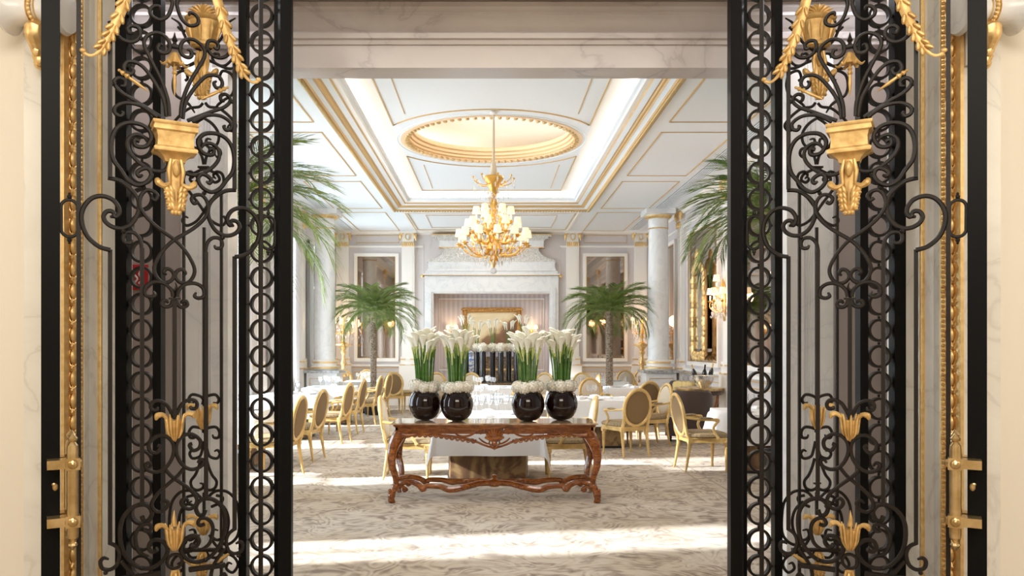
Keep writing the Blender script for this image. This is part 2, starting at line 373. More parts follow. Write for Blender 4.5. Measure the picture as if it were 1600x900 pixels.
# foyer wall with the doorway
X0, X1 = AX-2.08, AX+2.08; WY = 4.22
for sx, nm in ((-1,'wall_front_left'),(1,'wall_front_right')):
    pl = lambda P: [(AX+sx*p[0], p[1]) for p in P]
    struct(nm, MB().bx(AX+sx*2.176, AX+sx*2.358, 3.80, WY+.12, 0, 5.2), 'marble')
    struct(nm+'_plaster', MB().bx(AX+sx*2.358, AX+sx*5.0, 3.815, WY+.12, 0, 5.2), 'cream_wall')
    # splayed reveal: grey marble, gold roll, marble, leaf strip, egg and dart, gold fillet
    trim(MB().prism(pl([(2.08,4.34),(2.08,4.14),(2.10,4.05),(2.195,4.05),(2.195,4.34)]),0,5.2,'XY'), 'marble')
    trim(MB().tube([(AX+sx*2.108,4.035,0),(AX+sx*2.108,4.035,5.2)], .011, 8), 'gilt', True)
    trim(MB().prism(pl([(2.115,4.05),(2.117,3.95),(2.117,3.945),(2.110,3.885),(2.195,3.885),(2.195,4.05)]),0,5.2,'XY'), 'marble')
    trim(MB().prism(pl([(2.152,3.885),(2.152,3.815),(2.158,3.79),(2.174,3.79),(2.176,3.885)]),0,5.2,'XY'), 'gilt')
    eg = MB(); eg.prism(pl([(2.112,3.885),(2.114,3.872),(2.124,3.865),(2.128,3.86),(2.152,3.85),(2.152,3.885)]),0,5.2,'XY')
    z = .05
    while z < 4.2:
        eg.ball((AX+sx*2.138, 3.848, z), (.017,.032,.040), 12, 7)
        eg.tube(cr([(AX+sx*2.124,3.845,z+.030),(AX+sx*2.121,3.84,z),(AX+sx*2.125,3.84,z-.034),(AX+sx*2.138,3.83,z-.046),(AX+sx*2.151,3.83,z-.034),(AX+sx*2.155,3.825,z),(AX+sx*2.152,3.83,z+.030)],3), .0035, 5)
        eg.tube([(AX+sx*2.138,3.835,z+.036),(AX+sx*2.138,3.822,z+.052),(AX+sx*2.138,3.83,z+.072)], [.003,.007,.002], 5)
        for dd in (-.011,.011): eg.tube([(AX+sx*(2.138+dd),3.838,z+.040),(AX+sx*(2.138+dd*.8),3.832,z+.070)], [.004,.002], 5)
        z += .107
    trim(eg, 'gilt', True)
    bd = MB(); z = .02
    while z < 4.1: bd.ball((AX+sx*2.119, 3.868, z), (.010,.014,.009), 6, 4, Matrix.Rotation(sx*.6,3,'Y')); z += .024
    trim(bd, 'gilt', True)
    struct('wall_passage_left' if sx < 0 else 'wall_passage_right', MB().bx(AX+sx*2.44, AX+sx*2.54, WY+.12, 5.04, 0, 3.72), 'taupe_wall')
struct('wall_foyer_left', MB().bx(-5.1,-4.9,-3.2,5.1,0,5.2), 'cream_wall')
struct('wall_foyer_right', MB().bx(5.1,5.3,-3.2,5.1,0,5.2), 'cream_wall')
struct('wall_foyer_back', MB().bx(-5.1,5.3,-3.2,-3.0,0,5.2), 'cream_wall')
struct('ceiling_foyer', MB().bx(-5.1,5.3,-3.2,5.15,5.2,5.3), 'ceiling_paint')
struct('wall_front', MB().bx(AX-2.2,AX+2.2, 3.82, WY+.12, 4.02, 5.2), 'marble')
struct('ceiling_passage', MB().bx(AX-2.54,AX+2.54, WY, 5.04, 3.72, 3.82), 'taupe_wall')
# inner wall with the opening into the hall
JX = 1.765
for sx, nm in ((-1,'wall_inner_left'),(1,'wall_inner_right')):
    struct(nm, MB().bx(AX+sx*(JX+.02), AX+sx*4.8, 5.04, 5.16, 0, 5.2), 'taupe_wall')
    j = MB(); j.bx(AX+sx*JX, AX+sx*(JX+.11), 4.97, 5.16, 0, 3.36); j.bx(AX+sx*(JX+.11), AX+sx*(JX+.19), 4.995, 5.1, 0, 3.40); j.bx(AX+sx*(JX+.19), AX+sx*(JX+.30), 4.985, 5.1, 0, 3.45)
    for dx in (.125,.145,.165,.27): j.tube([(AX+sx*(JX+dx),4.992,0),(AX+sx*(JX+dx),4.992,3.4)], .006, 6)
    trim(j, 'hall_marble', True)
struct('wall_inner', MB().bx(AX-JX-.02,AX+JX+.02, 5.04, 5.16, 3.36, 4.9), 'taupe_wall')
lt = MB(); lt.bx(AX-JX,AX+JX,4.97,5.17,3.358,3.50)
trim(lt, 'shaded_lintel_marble')
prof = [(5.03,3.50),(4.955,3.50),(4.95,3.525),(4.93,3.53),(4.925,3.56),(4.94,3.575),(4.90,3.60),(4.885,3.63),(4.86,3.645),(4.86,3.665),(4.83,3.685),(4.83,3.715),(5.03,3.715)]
trim(MB().prism(prof, AX-2.43, AX+2.43, 'YZ'), 'shaded_lintel_marble', True)
# hall walls
def wallwin(x0, x1, nm):
    q = MB(); ys = [HY0]
    for c in WIN_Z: ys += [c-WH.get(c,.85), c+WH.get(c,.85)]
    ys.append(HY1)
    for i in range(0, len(ys), 2): q.bx(x0,x1,ys[i],ys[i+1],0,HC+.2)
    for i in range(1, len(ys)-1, 2): q.bx(x0,x1,ys[i],ys[i+1],4.02,HC+.2); q.bx(x0,x1,ys[i],ys[i+1],0,.25)
    struct(nm, q, 'hall_wall')
wallwin(-HW-.25, -HW, 'wall_left')
struct('wall_right', MB().bx(HW, HW+.2, HY0, HY1, 0, HC+.2), 'hall_wall')
struct('wall_back', MB().bx(-HW-.25,-1.60,HY1,HY1+.15,0,HC+.2).bx(1.60,HW+.2,HY1,HY1+.15,0,HC+.2).bx(-1.6,1.6,HY1,HY1+.15,3.02,HC+.2), 'hall_wall')
struct('wall_niche', MB().bx(-1.6,1.6,HY1+.35,HY1+.45,0,3.1).bx(-1.7,-1.6,HY1+.15,HY1+.45,0,3.1).bx(1.6,1.7,HY1+.15,HY1+.45,0,3.1).bx(-1.6,1.6,HY1+.15,HY1+.45,3.02,3.12), 'striped_fabric')
# windows with mullions and glass
for i, c in enumerate(WIN_Z):
    fr = MB(); h = WH.get(c,.85)
    for yy in (c-h+.02, c-.03, c+h-.05): fr.bx(-HW-.16,-HW-.10, yy, yy+.05, .25, 4.02)
    for zz in (.25, 1.1, 3.05, 3.97): fr.bx(-HW-.155,-HW-.105, c-h, c+h, zz, zz+.05)
    wf = struct('window_%d' % (i+1), fr, 'cream_paint')
    MB().bx(-HW-.135,-HW-.13, c-h+.01,c+h-.01,.27,3.99).build('pane','window_glass',wf,False)
    trim(MB().bx(-HW,-HW+.05,c-h-.1,c-h-.01,0,4.1).bx(-HW,-HW+.05,c+h+.01,c+h+.1,0,4.1).bx(-HW,-HW+.05,c-h-.1,c+h+.1,4.03,4.12), 'cream_paint')
# ceiling: lower field with the long recess
RX, RY, RC = 2.22, 4.76, 13.08
q = MB(); q.bx(-HW-.2,-RX,HY0,HY1+.15,HC,HC+.12); q.bx(RX,HW+.2,HY0,HY1+.15,HC,HC+.12); q.bx(-RX,RX,HY0,RC-RY,HC,HC+.12); q.bx(-RX,RX,RC+RY,HY1+.15,HC,HC+.12)
struct('ceiling', q, 'ceiling_paint')
def ring(profile, m, smooth=False):      # profile (distance in from the recess edge, z)
    return trim(MB().rectring(0,RC,[(RX-d,RY-d,z) for d,z in profile]), m, smooth)
ring([(-.01,4.70),(-.005,4.665),(.02,4.655),(.065,4.665),(.075,4.70),(.075,4.8),(-.01,4.8)], 'gold_line')
ring([(.075,4.69),(.09,4.70),(.13,4.715),(.135,4.8),(.075,4.8)], 'ceiling_paint')
ring([(.135,4.715),(.15,4.735),(.175,4.74),(.19,4.765),(.21,4.77),(.21,4.82),(.135,4.82)], 'gold_line')
ring([(.21,4.755),(.285,4.775),(.285,4.84),(.21,4.84)], 'ceiling_paint')
ring([(.285,4.775),(.30,4.80),(.325,4.805),(.325,4.85),(.285,4.85)], 'gold_line')
ring([(.325,4.80),(.36,4.82),(.365,4.85),(.40,4.865),(.415,4.895),(.40,4.905),(.36,4.905),(.34,4.85),(.325,4.85)], 'ceiling_paint')
# leaf enrichment along the recess
lf = MB()
def leafrow(p0, p1, n, ax):
    for k in range(n):
        t = (k+.5)/n; x = p0[0]+(p1[0]-p0[0])*t; y = p0[1]+(p1[1]-p0[1])*t
        lf.ball((x,y,4.652), (.035,.022,.02) if ax == 'y' else (.022,.035,.02), 6, 4)
for sx in (-1,1): leafrow((sx*(RX-.03),RC-RY),(sx*(RX-.03),RC+RY),190,'y')
leafrow((-RX,RC+RY-.03),(RX,RC+RY-.03),70,'x')
trim(lf, 'antique_gold', True)
# cove and upper ceiling
ring([(.05,4.83),(.36,4.83),(.36,4.80),(.05,4.80)], 'cove_paint')
cv = [(.06,4.83),(.06,4.88),(.12,4.93),(.22,4.965),(.36,4.985),(.52,4.998),(.68,5.0),(.68,5.04),(.03,5.04),(.03,4.83)]
ring(cv, 'cove_paint', True)
IX, IY, CR, CC = RX-.68, RY-.68, 1.45, 13.08
def slab_with_hole(hx, hy, cy, ccy, r, z0, z1, seg=64):
    mb = MB(); vs = []; n = seg
    for k in range(n):
        a = 2*PI*k/n; c, s_ = math.cos(a), math.sin(a); t = min(hx/abs(c) if abs(c) > 1e-6 else 1e9, hy/abs(s_) if abs(s_) > 1e-6 else 1e9)
        vs.append((c*t, cy+s_*t, z0))
    for k in range(n): a = 2*PI*k/n; vs.append((r*math.cos(a), ccy+r*math.sin(a), z0))
    for k in range(n): a = 2*PI*k/n; vs.append((r*math.cos(a), ccy+r*math.sin(a), z1))
    fs = []
    for k in range(n): j = (k+1)%n; fs += [(k,j,n+j,n+k),(n+k,n+j,2*n+j,2*n+k)]
    # corners
    mb.add(vs, fs)
    for sx in (-1,1):
        for sy in (-1,1):
            best = sorted(range(n), key=lambda k: (vs[k][0]-sx*hx)**2+(vs[k][1]-(cy+sy*hy))**2)
            cx_ = (sx*hx, cy+sy*hy, z0)
            a_ = [k for k in best[:6] if abs(abs(vs[k][0])-hx) < 1e-4]; b_ = [k for k in best[:6] if abs(abs(vs[k][1]-cy)-hy) < 1e-4]
            if a_ and b_ and a_[0] != b_[0]:
                mb.add([cx_, vs[a_[0]], vs[b_[0]]], [(0,1,2)])
    return mb
struct('ceiling_upper', slab_with_hole(IX, IY, RC, CC, CR, 5.0, 5.06, 96), 'ceiling_paint')
dm = MB().lathe([(1.40,5.0),(1.455,4.985),(1.50,4.99),(1.50,5.0),(1.45,5.03),(1.40,5.04)], (0,CC,0), 96, cap=False); trim(dm,'peach_gilt',True)
trim(MB().lathe([(1.40,5.0),(1.39,5.04),(1.36,5.05),(1.36,5.09),(1.33,5.10),(1.325,5.15),(1.29,5.16),(1.28,5.20),(1.30,5.23),(1.45,5.23)], (0,CC,0), 96, cap=False), 'peach_gilt', True)
for r_,z_ in ((1.375,5.045),(1.345,5.095),(1.305,5.155)): trim(MB().tube([(r_*math.cos(2*PI*k/96),CC+r_*math.sin(2*PI*k/96),z_) for k in range(96)],.012,6,True), 'gold_line', True)
db = MB()
for k in range(72):
    a = 2*PI*k/72; R = Matrix.Rotation(a,3,'Z'); db.ball(R @ Vector((1.40,0,4.99))+Vector((0,CC,0)), (.05,.035,.025), 6, 4, R)
trim(db, 'antique_gold', True)
struct('ceiling_dome', MB().lathe([(1.62,5.22),(1.62,5.3),(1.5,5.42),(1.2,5.52),(.7,5.58),(.0001,5.6)], (0,CC,0), 64, cap=False), 'dome_paint', True)
light('dome_lamp', 'POINT', (0,CC,5.33), 32, (1,.90,.78), rad=.3)
trim(MB().lathe([(1.80,5.0),(1.80,4.985),(1.86,4.985),(1.86,5.0)], (0,CC,0), 96) if 0 else MB().lathe([(1.545,5.001),(1.55,4.992),(1.565,4.992),(1.57,5.001)], (0,CC,0), 96, cap=False), 'ceiling_paint', True)
# ceiling lines
def gline(pts, m='gold_line', r=.011, closed=True): return trim(MB().tube(pts, r, 4, closed), m)
zc = 4.996
def arcpan(sgn, hx, r, yend):
    a0 = math.asin(hx/r); pts = [(-hx, yend, zc)]
    for k in range(25):
        a = -a0+2*a0*k/24; pts.append((r*math.sin(a), CC+sgn*r*math.cos(a), zc))
    pts.append((hx, yend, zc)); return pts
for sgn, ye in ((-1, RC-IY+.02),(1, RC+IY-.02)):
    gline(arcpan(sgn, 1.51, 1.80, ye), 'gold_line', .014)
for sx in (-1,1):
    gline([(sx*1.27,RC-IY+.25,zc),(sx*1.27,11.5,zc)], closed=False, r=.008); gline([(sx*1.27,RC+IY-.25,zc),(sx*1.27,14.75,zc)], closed=False, r=.008)
for sx in (-1,1):
    for c in (6.2, 9.42, 12.84, 16.24, 19.66):
        h = 1.45 if c not in (6.2,) else 1.0
        a, b = 2.46, 3.53
        gline([(sx*a,c-h,4.697),(sx*b,c-h,4.697),(sx*b,c+h,4.697),(sx*a,c+h,4.697)], r=.013)
gline([(-1.95,18.25,4.697),(1.95,18.25,4.697),(1.95,20.9,4.697),(-1.95,20.9,4.697)], r=.02)
gline([(-1.55,18.6,4.697),(1.55,18.6,4.697),(1.55,20.5,4.697),(-1.55,20.5,4.697)], r=.012)
trim(MB().rectring(0,19.57,[(2.06,1.45,4.70),(2.06,1.45,4.675),(2.01,1.4,4.675),(2.0,1.39,4.70)]), 'cream_paint')
# cornices where walls meet ceiling
for sx in (-1,1):
    pr = [(sx*HW,4.70),(sx*(HW-.16),4.70),(sx*(HW-.15),4.67),(sx*(HW-.08),4.63),(sx*(HW-.06),4.58),(sx*HW,4.58)]
    trim(MB().prism([(p[0],p[1]) for p in pr], HY0, HY1, 'XZ'), 'cream_paint')
trim(MB().prism([(HY1,4.70),(HY1-.14,4.70),(HY1-.12,4.66),(HY1-.06,4.64),(HY1,4.62)], -HW, HW, 'YZ'), 'cream_paint')
# ceiling vents
vt = thing('ceiling_vent', 'long slotted air vent in the ceiling along the right-hand wall', 'air vent', (3.80,0,4.70))
vb = MB().bx(-.11,.11,6.0,20.9,-.012,0); vb.build('backing','planter',vt,False)
for k in range(6): MB().bx(-.11+k*.04, -.11+k*.04+.022, 6.0,20.9,-.02,-.0121).build('slat','ceiling_paint',vt,False)
vt2 = dup(vt, (-3.80,0,4.70), 0, 'long slotted air vent in the ceiling along the window wall')
# back wall and side wall mouldings
def frame_y(x0,x1,z0,z1,y,r,m): return trim(MB().tube([(x0,y,z0),(x1,y,z0),(x1,y,z1),(x0,y,z1)], r, 4, True), m)
for (a,b) in ((-4.35,-1.85),(1.85,4.35)):
    trim(MB().bx(a,b,HY1-.035,HY1,4.27,4.32), 'cream_paint')
    trim(MB().bx(a,b,HY1-.06,HY1,1.06,1.11), 'cream_paint'); trim(MB().tube([(a,HY1-.05,1.02),(b,HY1-.05,1.02)], .012, 6), 'gold_line')
    trim(MB().bx(a,b,HY1-.05,HY1,0,.16), 'cream_paint')
for sx in (-1,1):
    frame_y(sx*2.45, sx*3.72, .3, .9, HY1-.005, .014, 'gold_line')
    frame_y(sx*2.50, sx*3.66, 4.40, 4.60, HY1-.005, .012, 'gold_line')
    frame_y(sx*1.85, sx*2.02, 1.2, 4.2, HY1-.005, .01, 'cream_paint')
    for c0, c1 in ((5.3,7.5),(7.9,10.9),(11.4,14.2),(14.7,17.6),(18.2,21.2)):
        if sx > 0: trim(MB().tube([(HW-.005,c0+.2,.3),(HW-.005,c1-.2,.3),(HW-.005,c1-.2,.9),(HW-.005,c0+.2,.9)], .014, 4, True), 'gold_line')
trim(MB().bx(HW-.06,HW,HY0,HY1,1.06,1.11), 'cream_paint'); trim(MB().tube([(HW-.05,HY0,1.02),(HW-.05,HY1,1.02)], .012, 6), 'gold_line')
struct('baseboard_right', MB().bx(HW-.05,HW,HY0,HY1,0,.16), 'cream_paint')
trim(MB().bx(HW-.035,HW,HY0,HY1,4.27,4.32), 'cream_paint')

# pilasters
def pilaster(label, loc, rz):
    t = thing('pilaster', label, 'pilaster', loc, rz)     # local: face towards -y, back at y=0
    MB().bx(-.17,.17,-.08,0,1.32,4.30).bx(-.12,.12,-.09,-.08,1.45,4.2).build('shaft','cream_paint',t,False)
    b = MB(); b.bx(-.24,.24,-.14,0,0,1.08); b.lathe([(.22,1.08),(.245,1.11),(.22,1.14),(.20,1.17),(.20,1.22),(.215,1.25),(.195,1.28),(.17,1.32)],(0,0,0),24,sy=.6,a0=PI,a1=2*PI); b.bx(-.2,.2,-.11,0,1.08,1.32); b.build('base','cream_paint',t)
    g = MB()
    for z in (1.10,1.25): g.bx(-.235 if z < 1.2 else -.212, .235 if z < 1.2 else .212, -.135 if z < 1.2 else -.12, 0, z-.016, z+.016)
    g.build('gold_band','gilt',t,False)
    c = MB(); c.bx(-.16,.16,-.10,0,4.30,4.66); c.bx(-.24,.24,-.16,0,4.64,4.70); 
    cp = c.build('capital','cream_paint',t,False)
    g = MB()
    for k in range(7): g.ball((-.15+k*.05,-.105,4.35),(.023,.02,.07),8,5)
    for sx in (-1,1): g.ball((sx*.2,-.10,4.57),(.045,.05,.08),8,6); g.ball((sx*.21,-.10,4.49),(.025,.03,.05),8,6); g.ball((sx*.16,-.12,4.63),(.04,.04,.03),8,6)
    pts = [(.07*math.cos(a),-.115,4.55+.09*math.sin(a)) for a in [2*PI*k/16 for k in range(16)]]
    g.tube(pts,.012,6,True); g.build('gilding','gilt',cp)
    MB().ball((0,-.105,4.55),(.05,.02,.07),10,6).build('medallion','hall_marble',cp)
    return t
PIL = pilaster('panelled pilaster on the back wall just left of the marble overmantel', (-2.25,HY1,0), 0)
dup(PIL,(2.19,HY1,0),0,'panelled pilaster on the back wall just right of the marble overmantel')
dup(PIL,(-4.02,HY1,0),0,'panelled pilaster in the back left corner beside the crystal candelabrum')
dup(PIL,(4.02,HY1,0),0,'panelled pilaster in the back right corner beside the marble column')
for yy, lb in ((17.9,'pilaster on the right wall beside the marble column'),(14.35,'pilaster on the right wall next to the crystal wall sconce'),(11.1,'pilaster on the right wall nearest the palm'),(7.7,'pilaster on the right wall nearest the doorway')):
    dup(PIL,(HW,yy,0),-PI/2,lb)
for yy, lb in ((17.9,'pilaster on the window wall beside the marble column'),(14.53,'pilaster on the window wall, second from the column'),(11.1,'pilaster on the window wall, third from the column'),(7.7,'pilaster on the window wall nearest the doorway')):
    dup(PIL,(-HW,yy,0),PI/2,lb)
# curtains beside the windows
k_ = 0
for c in WIN_Z[1:]:
    for sg in (-1,1):
        pts = []; y0 = c+sg*.93; 
        q = MB(); top = []; n = 22
        poly = [(-HW+.10+.025*math.sin(k*1.6), y0+(k/n-.5)*.34) for k in range(n+1)]
        poly += [(p[0]+.006, p[1]) for p in reversed(poly)]
        q.prism(poly, .02, 4.0, 'XY')
        o = q.build('curtain','curtain',None); tag(o,'pale full-length curtain at the '+('near' if sg < 0 else 'far')+' side of the '+{9.4:'second',12.82:'third',16.24:'fourth',19.5:'farthest'}[c]+' left-hand window','curtain','curtains along the window wall')

# marble columns on pedestals
def column(label, loc):
    t = thing('marble_column', label, 'column', loc)
    MB().lathe([(.235,1.30),(.24,2.2),(.232,3.2),(.215,4.22),(.215,4.26)],(0,0,0),40).build('shaft','hall_marble',t)
    MB().lathe([(.30,1.06),(.315,1.08),(.32,1.11),(.31,1.14),(.27,1.16),(.262,1.2),(.275,1.22),(.28,1.25),(.27,1.27),(.24,1.30)],(0,0,0),40).build('base','cream_paint',t)
    MB().lathe([(.31,1.085),(.323,1.10),(.323,1.125),(.305,1.14)],(0,0,0),40,cap=False).lathe([(.268,1.215),(.287,1.225),(.287,1.25),(.268,1.26)],(0,0,0),40).build('gold_band','gilt',t)
    cp = MB().lathe([(.215,4.26),(.225,4.28),(.225,4.48),(.25,4.50),(.29,4.56),(.29,4.58)],(0,0,0),40).bx(-.33,.33,-.33,.33,4.58,4.70).build('capital','hall_marble',t)
    MB().lathe([(.222,4.26),(.236,4.27),(.222,4.29)],(0,0,0),40).lathe([(.255,4.49),(.30,4.53),(.30,4.56),(.26,4.58)],(0,0,0),40).build('gilding','gilt',cp)
    p = MB().bx(-.34,.34,-.34,.34,0,1.0).bx(-.37,.37,-.37,.37,0,.14).build('pedestal','hall_marble',t,False)
    MB().bx(-.40,.40,-.40,.40,1.0,1.06).build('slab','grey_marble',p,False)
    MB().tube([(-.26,-.345,.25),(.26,-.345,.25),(.26,-.345,.88),(-.26,-.345,.88)],.014,4,True).build('panel_moulding','gold_line',p,False)
    return t
COL = column('round white marble column with gold rings left of the fireplace', (-3.80,17.95,0))
dup(COL,(3.80,17.95,0),0,'round white marble column with gold rings right of the fireplace')

# marble overmantel: surround, frieze, hood
om = thing('marble_overmantel','tall white marble surround with carved hood filling the middle of the back wall','overmantel',(0,HY1-.001,0))
MB().bx(-1.80,-1.56,-.14,0,0,3.02).bx(1.56,1.80,-.14,0,0,3.02).bx(-1.80,1.80,-.14,0,3.02,3.50).bx(-1.72,-1.62,-.17,-.14,0,3.06).bx(1.62,1.72,-.17,-.14,0,3.06).bx(-1.72,1.72,-.17,-.14,3.06,3.16).build('surround','hall_marble',om,False)
sh = MB()
for (w_, d_, z0, z1) in ((1.84,.20,3.50,3.55),(1.78,.18,3.55,3.62),(1.72,.22,3.62,3.68),(1.70,.16,3.68,3.86)): sh.bx(-w_,w_,-d_,0,z0,z1)
sh.build('shelf_moulding','hall_marble',om,False)
MB().bx(-1.86,1.86,-.205,0,3.500,3.514).ball((-1.86,-.12,3.49),(.05,.05,.05)).ball((1.86,-.12,3.49),(.05,.05,.05)).build('gold_band','gilt',om)
pr = [(1.74,3.86),(1.68,3.93),(1.50,3.97),(1.36,4.05),(1.28,4.15),(1.26,4.22),(1.32,4.26)]
poly = pr+[(-x,z) for x,z in reversed(pr)]
MB().prism(poly,-.16,0,'XZ').build('carved_hood','relief_marble',om,True)
MB().bx(-1.40,1.40,-.18,0,4.26,4.44).build('frieze','hall_marble',om,False)
cn = MB(); 
for k,(w_,z0,z1) in enumerate(((1.44,4.44,4.48),(1.52,4.48,4.53),(1.60,4.53,4.58))): cn.bx(-w_,w_,-.20-.03*k,0,z0,z1)
cn.build('cornice','relief_marble',om,False)
MB().bx(-1.62,1.62,-.28,0,4.58,4.60).bx(-1.42,1.42,-.19,0,4.245,4.262).build('gold_fillet','gilt',om,False)
# moulding inside the niche
frame_y(-1.44,1.44,.95,2.90,HY1+.345,.02,'cream_paint'); frame_y(-1.38,1.38,1.02,2.84,HY1+.345,.009,'gold_line')
# wall mirrors
def mirror(label, loc, rz, w, z0, z1):
    t = thing('wall_mirror', label, 'mirror', loc, rz)
    MB().bx(-w/2,w/2,-.02,-.005,z0,z1).build('mirror_pane','mirror_glass',t,False)
    f = MB(); o_ = .09
    f.bx(-w/2-o_,-w/2,-.06,0,z0-o_,z1+o_); f.bx(w/2,w/2+o_,-.06,0,z0-o_,z1+o_); f.bx(-w/2,w/2,-.06,0,z1,z1+o_); f.bx(-w/2,w/2,-.06,0,z0-o_,z0)
    fr = f.build('frame','cream_paint',t,False)
    MB().tube([(-w/2,-.055,z0),(w/2,-.055,z0),(w/2,-.055,z1),(-w/2,-.055,z1)],.012,4,True).build('gold_bead','gold_line',fr,False)
    return t
mirror('tall framed wall mirror behind the left slender palm',(-3.11,HY1-.001,0),0,1.02,1.28,4.02)
mirror('tall framed wall mirror behind the right slender palm',(3.07,HY1-.001,0),0,1.02,1.28,4.02)
mirror('tall wall mirror on the right wall in the far corner behind the column',(HW-.001,19.5,0),-PI/2,1.9,1.28,4.02)
mirror('tall wall mirror on the right wall carrying the ornate gilt mirror',(HW-.001,16.1,0),-PI/2,2.2,1.28,4.02)
mirror('tall wall mirror on the right wall between near pilasters',(HW-.001,12.75,0),-PI/2,1.9,1.28,4.02)
mirror('tall wall mirror on the right wall nearest the doorway',(HW-.001,9.4,0),-PI/2,1.9,1.28,4.02)
# ornate gilt mirror
og = thing('gilt_mirror','ornate carved gilt mirror with scrolled crest hung on the right wall','mirror',(HW-.07,16.05,0),-PI/2)
MB().bx(-.36,.36,-.04,-.02,1.55,3.05).build('mirror_pane','antique_mirror',og,False)
f = MB()
for sx in (-1,1):
    f.tube([(sx*.42,-.05,1.45),(sx*.44,-.05,2.2),(sx*.42,-.05,2.9)],.055,8)
    for k in range(16): f.ball((sx*(.44+.05*math.sin(k*1.7)),-.08,1.45+k*.10),(.05,.04,.07),7,5)
f.tube([(-.42,-.05,1.45),(0,-.05,1.42),(.42,-.05,1.45)],.06,8)
for k in range(13): f.ball((-.42+k*.07,-.08,1.40+.05*math.cos(k*1.9)),(.05,.04,.06),7,5)
f.tube(cr([(-.42,-.05,2.9),(-.40,-.05,3.08),(-.2,-.05,3.15),(0,-.05,3.35),(.2,-.05,3.15),(.40,-.05,3.08),(.42,-.05,2.9)]),.05,8)
for k in range(13):
    x = -.36+k*.06; f.ball((x,-.08,3.14+.24*(1-abs(x)/.36)),(.06,.04,.08),7,5)
f.ball((0,-.09,3.45),(.09,.05,.14)); f.build('carved_frame','gilt',og)
# red sign
rs = thing('fire_sign','small red sign with white marks on the taupe wall behind the left gate','sign',(-2.27,5.035,0))
MB().bx(-.075,.075,-.012,-.002,1.96,2.12).build('sign_plate','red_sign',rs,False)
q = MB()
for dx in (-.03,0,.03): q.tube(cr([(dx-.01,-.015,2.0),(dx+.012,-.015,2.03),(dx-.008,-.015,2.06),(dx+.012,-.015,2.09)],4),.006,5)
q.build('white_marks','white_paint',rs)
# ------------------------------------------------------------------ THE GATES
LX, LY = -2.011, 3.514; HXx, HYy = -1.043, 4.073          # free edge and hinge edge of the left leaf
LW = math.hypot(HXx-LX, HYy-LY)
def p2l(x, y):
    k = (x-PX)/F; dx, dy = HXx-LX, HYy-LY
    t = (LX-k*LY)/(k*dy-dx); Y = LY+dy*t
    return (t*LW, EYE+(PY-y)/F*Y)
P2Y = 4.16
def p2g(x, y): return ((x-318)/F*P2Y, EYE+(PY-y)/F*P2Y)       # offset from the grille's middle, height
def iron_tube(mb, uv, r, w=0.0, seg=6, n=5, sgn=1):
    pts = cr([(u, sgn*w, v) for u, v in uv], n)
    m_ = len(pts); rr = []
    for i in range(m_):
        rr.append(r*(1 if i < m_-6 else 1-.5*(i-(m_-6))/5))
    mb.tube(pts, rr, seg, up=(0,1,0), flat=1.15)
    return mb
def mirror_uv(uv, c): return [(2*c-u, v) for u, v in uv]
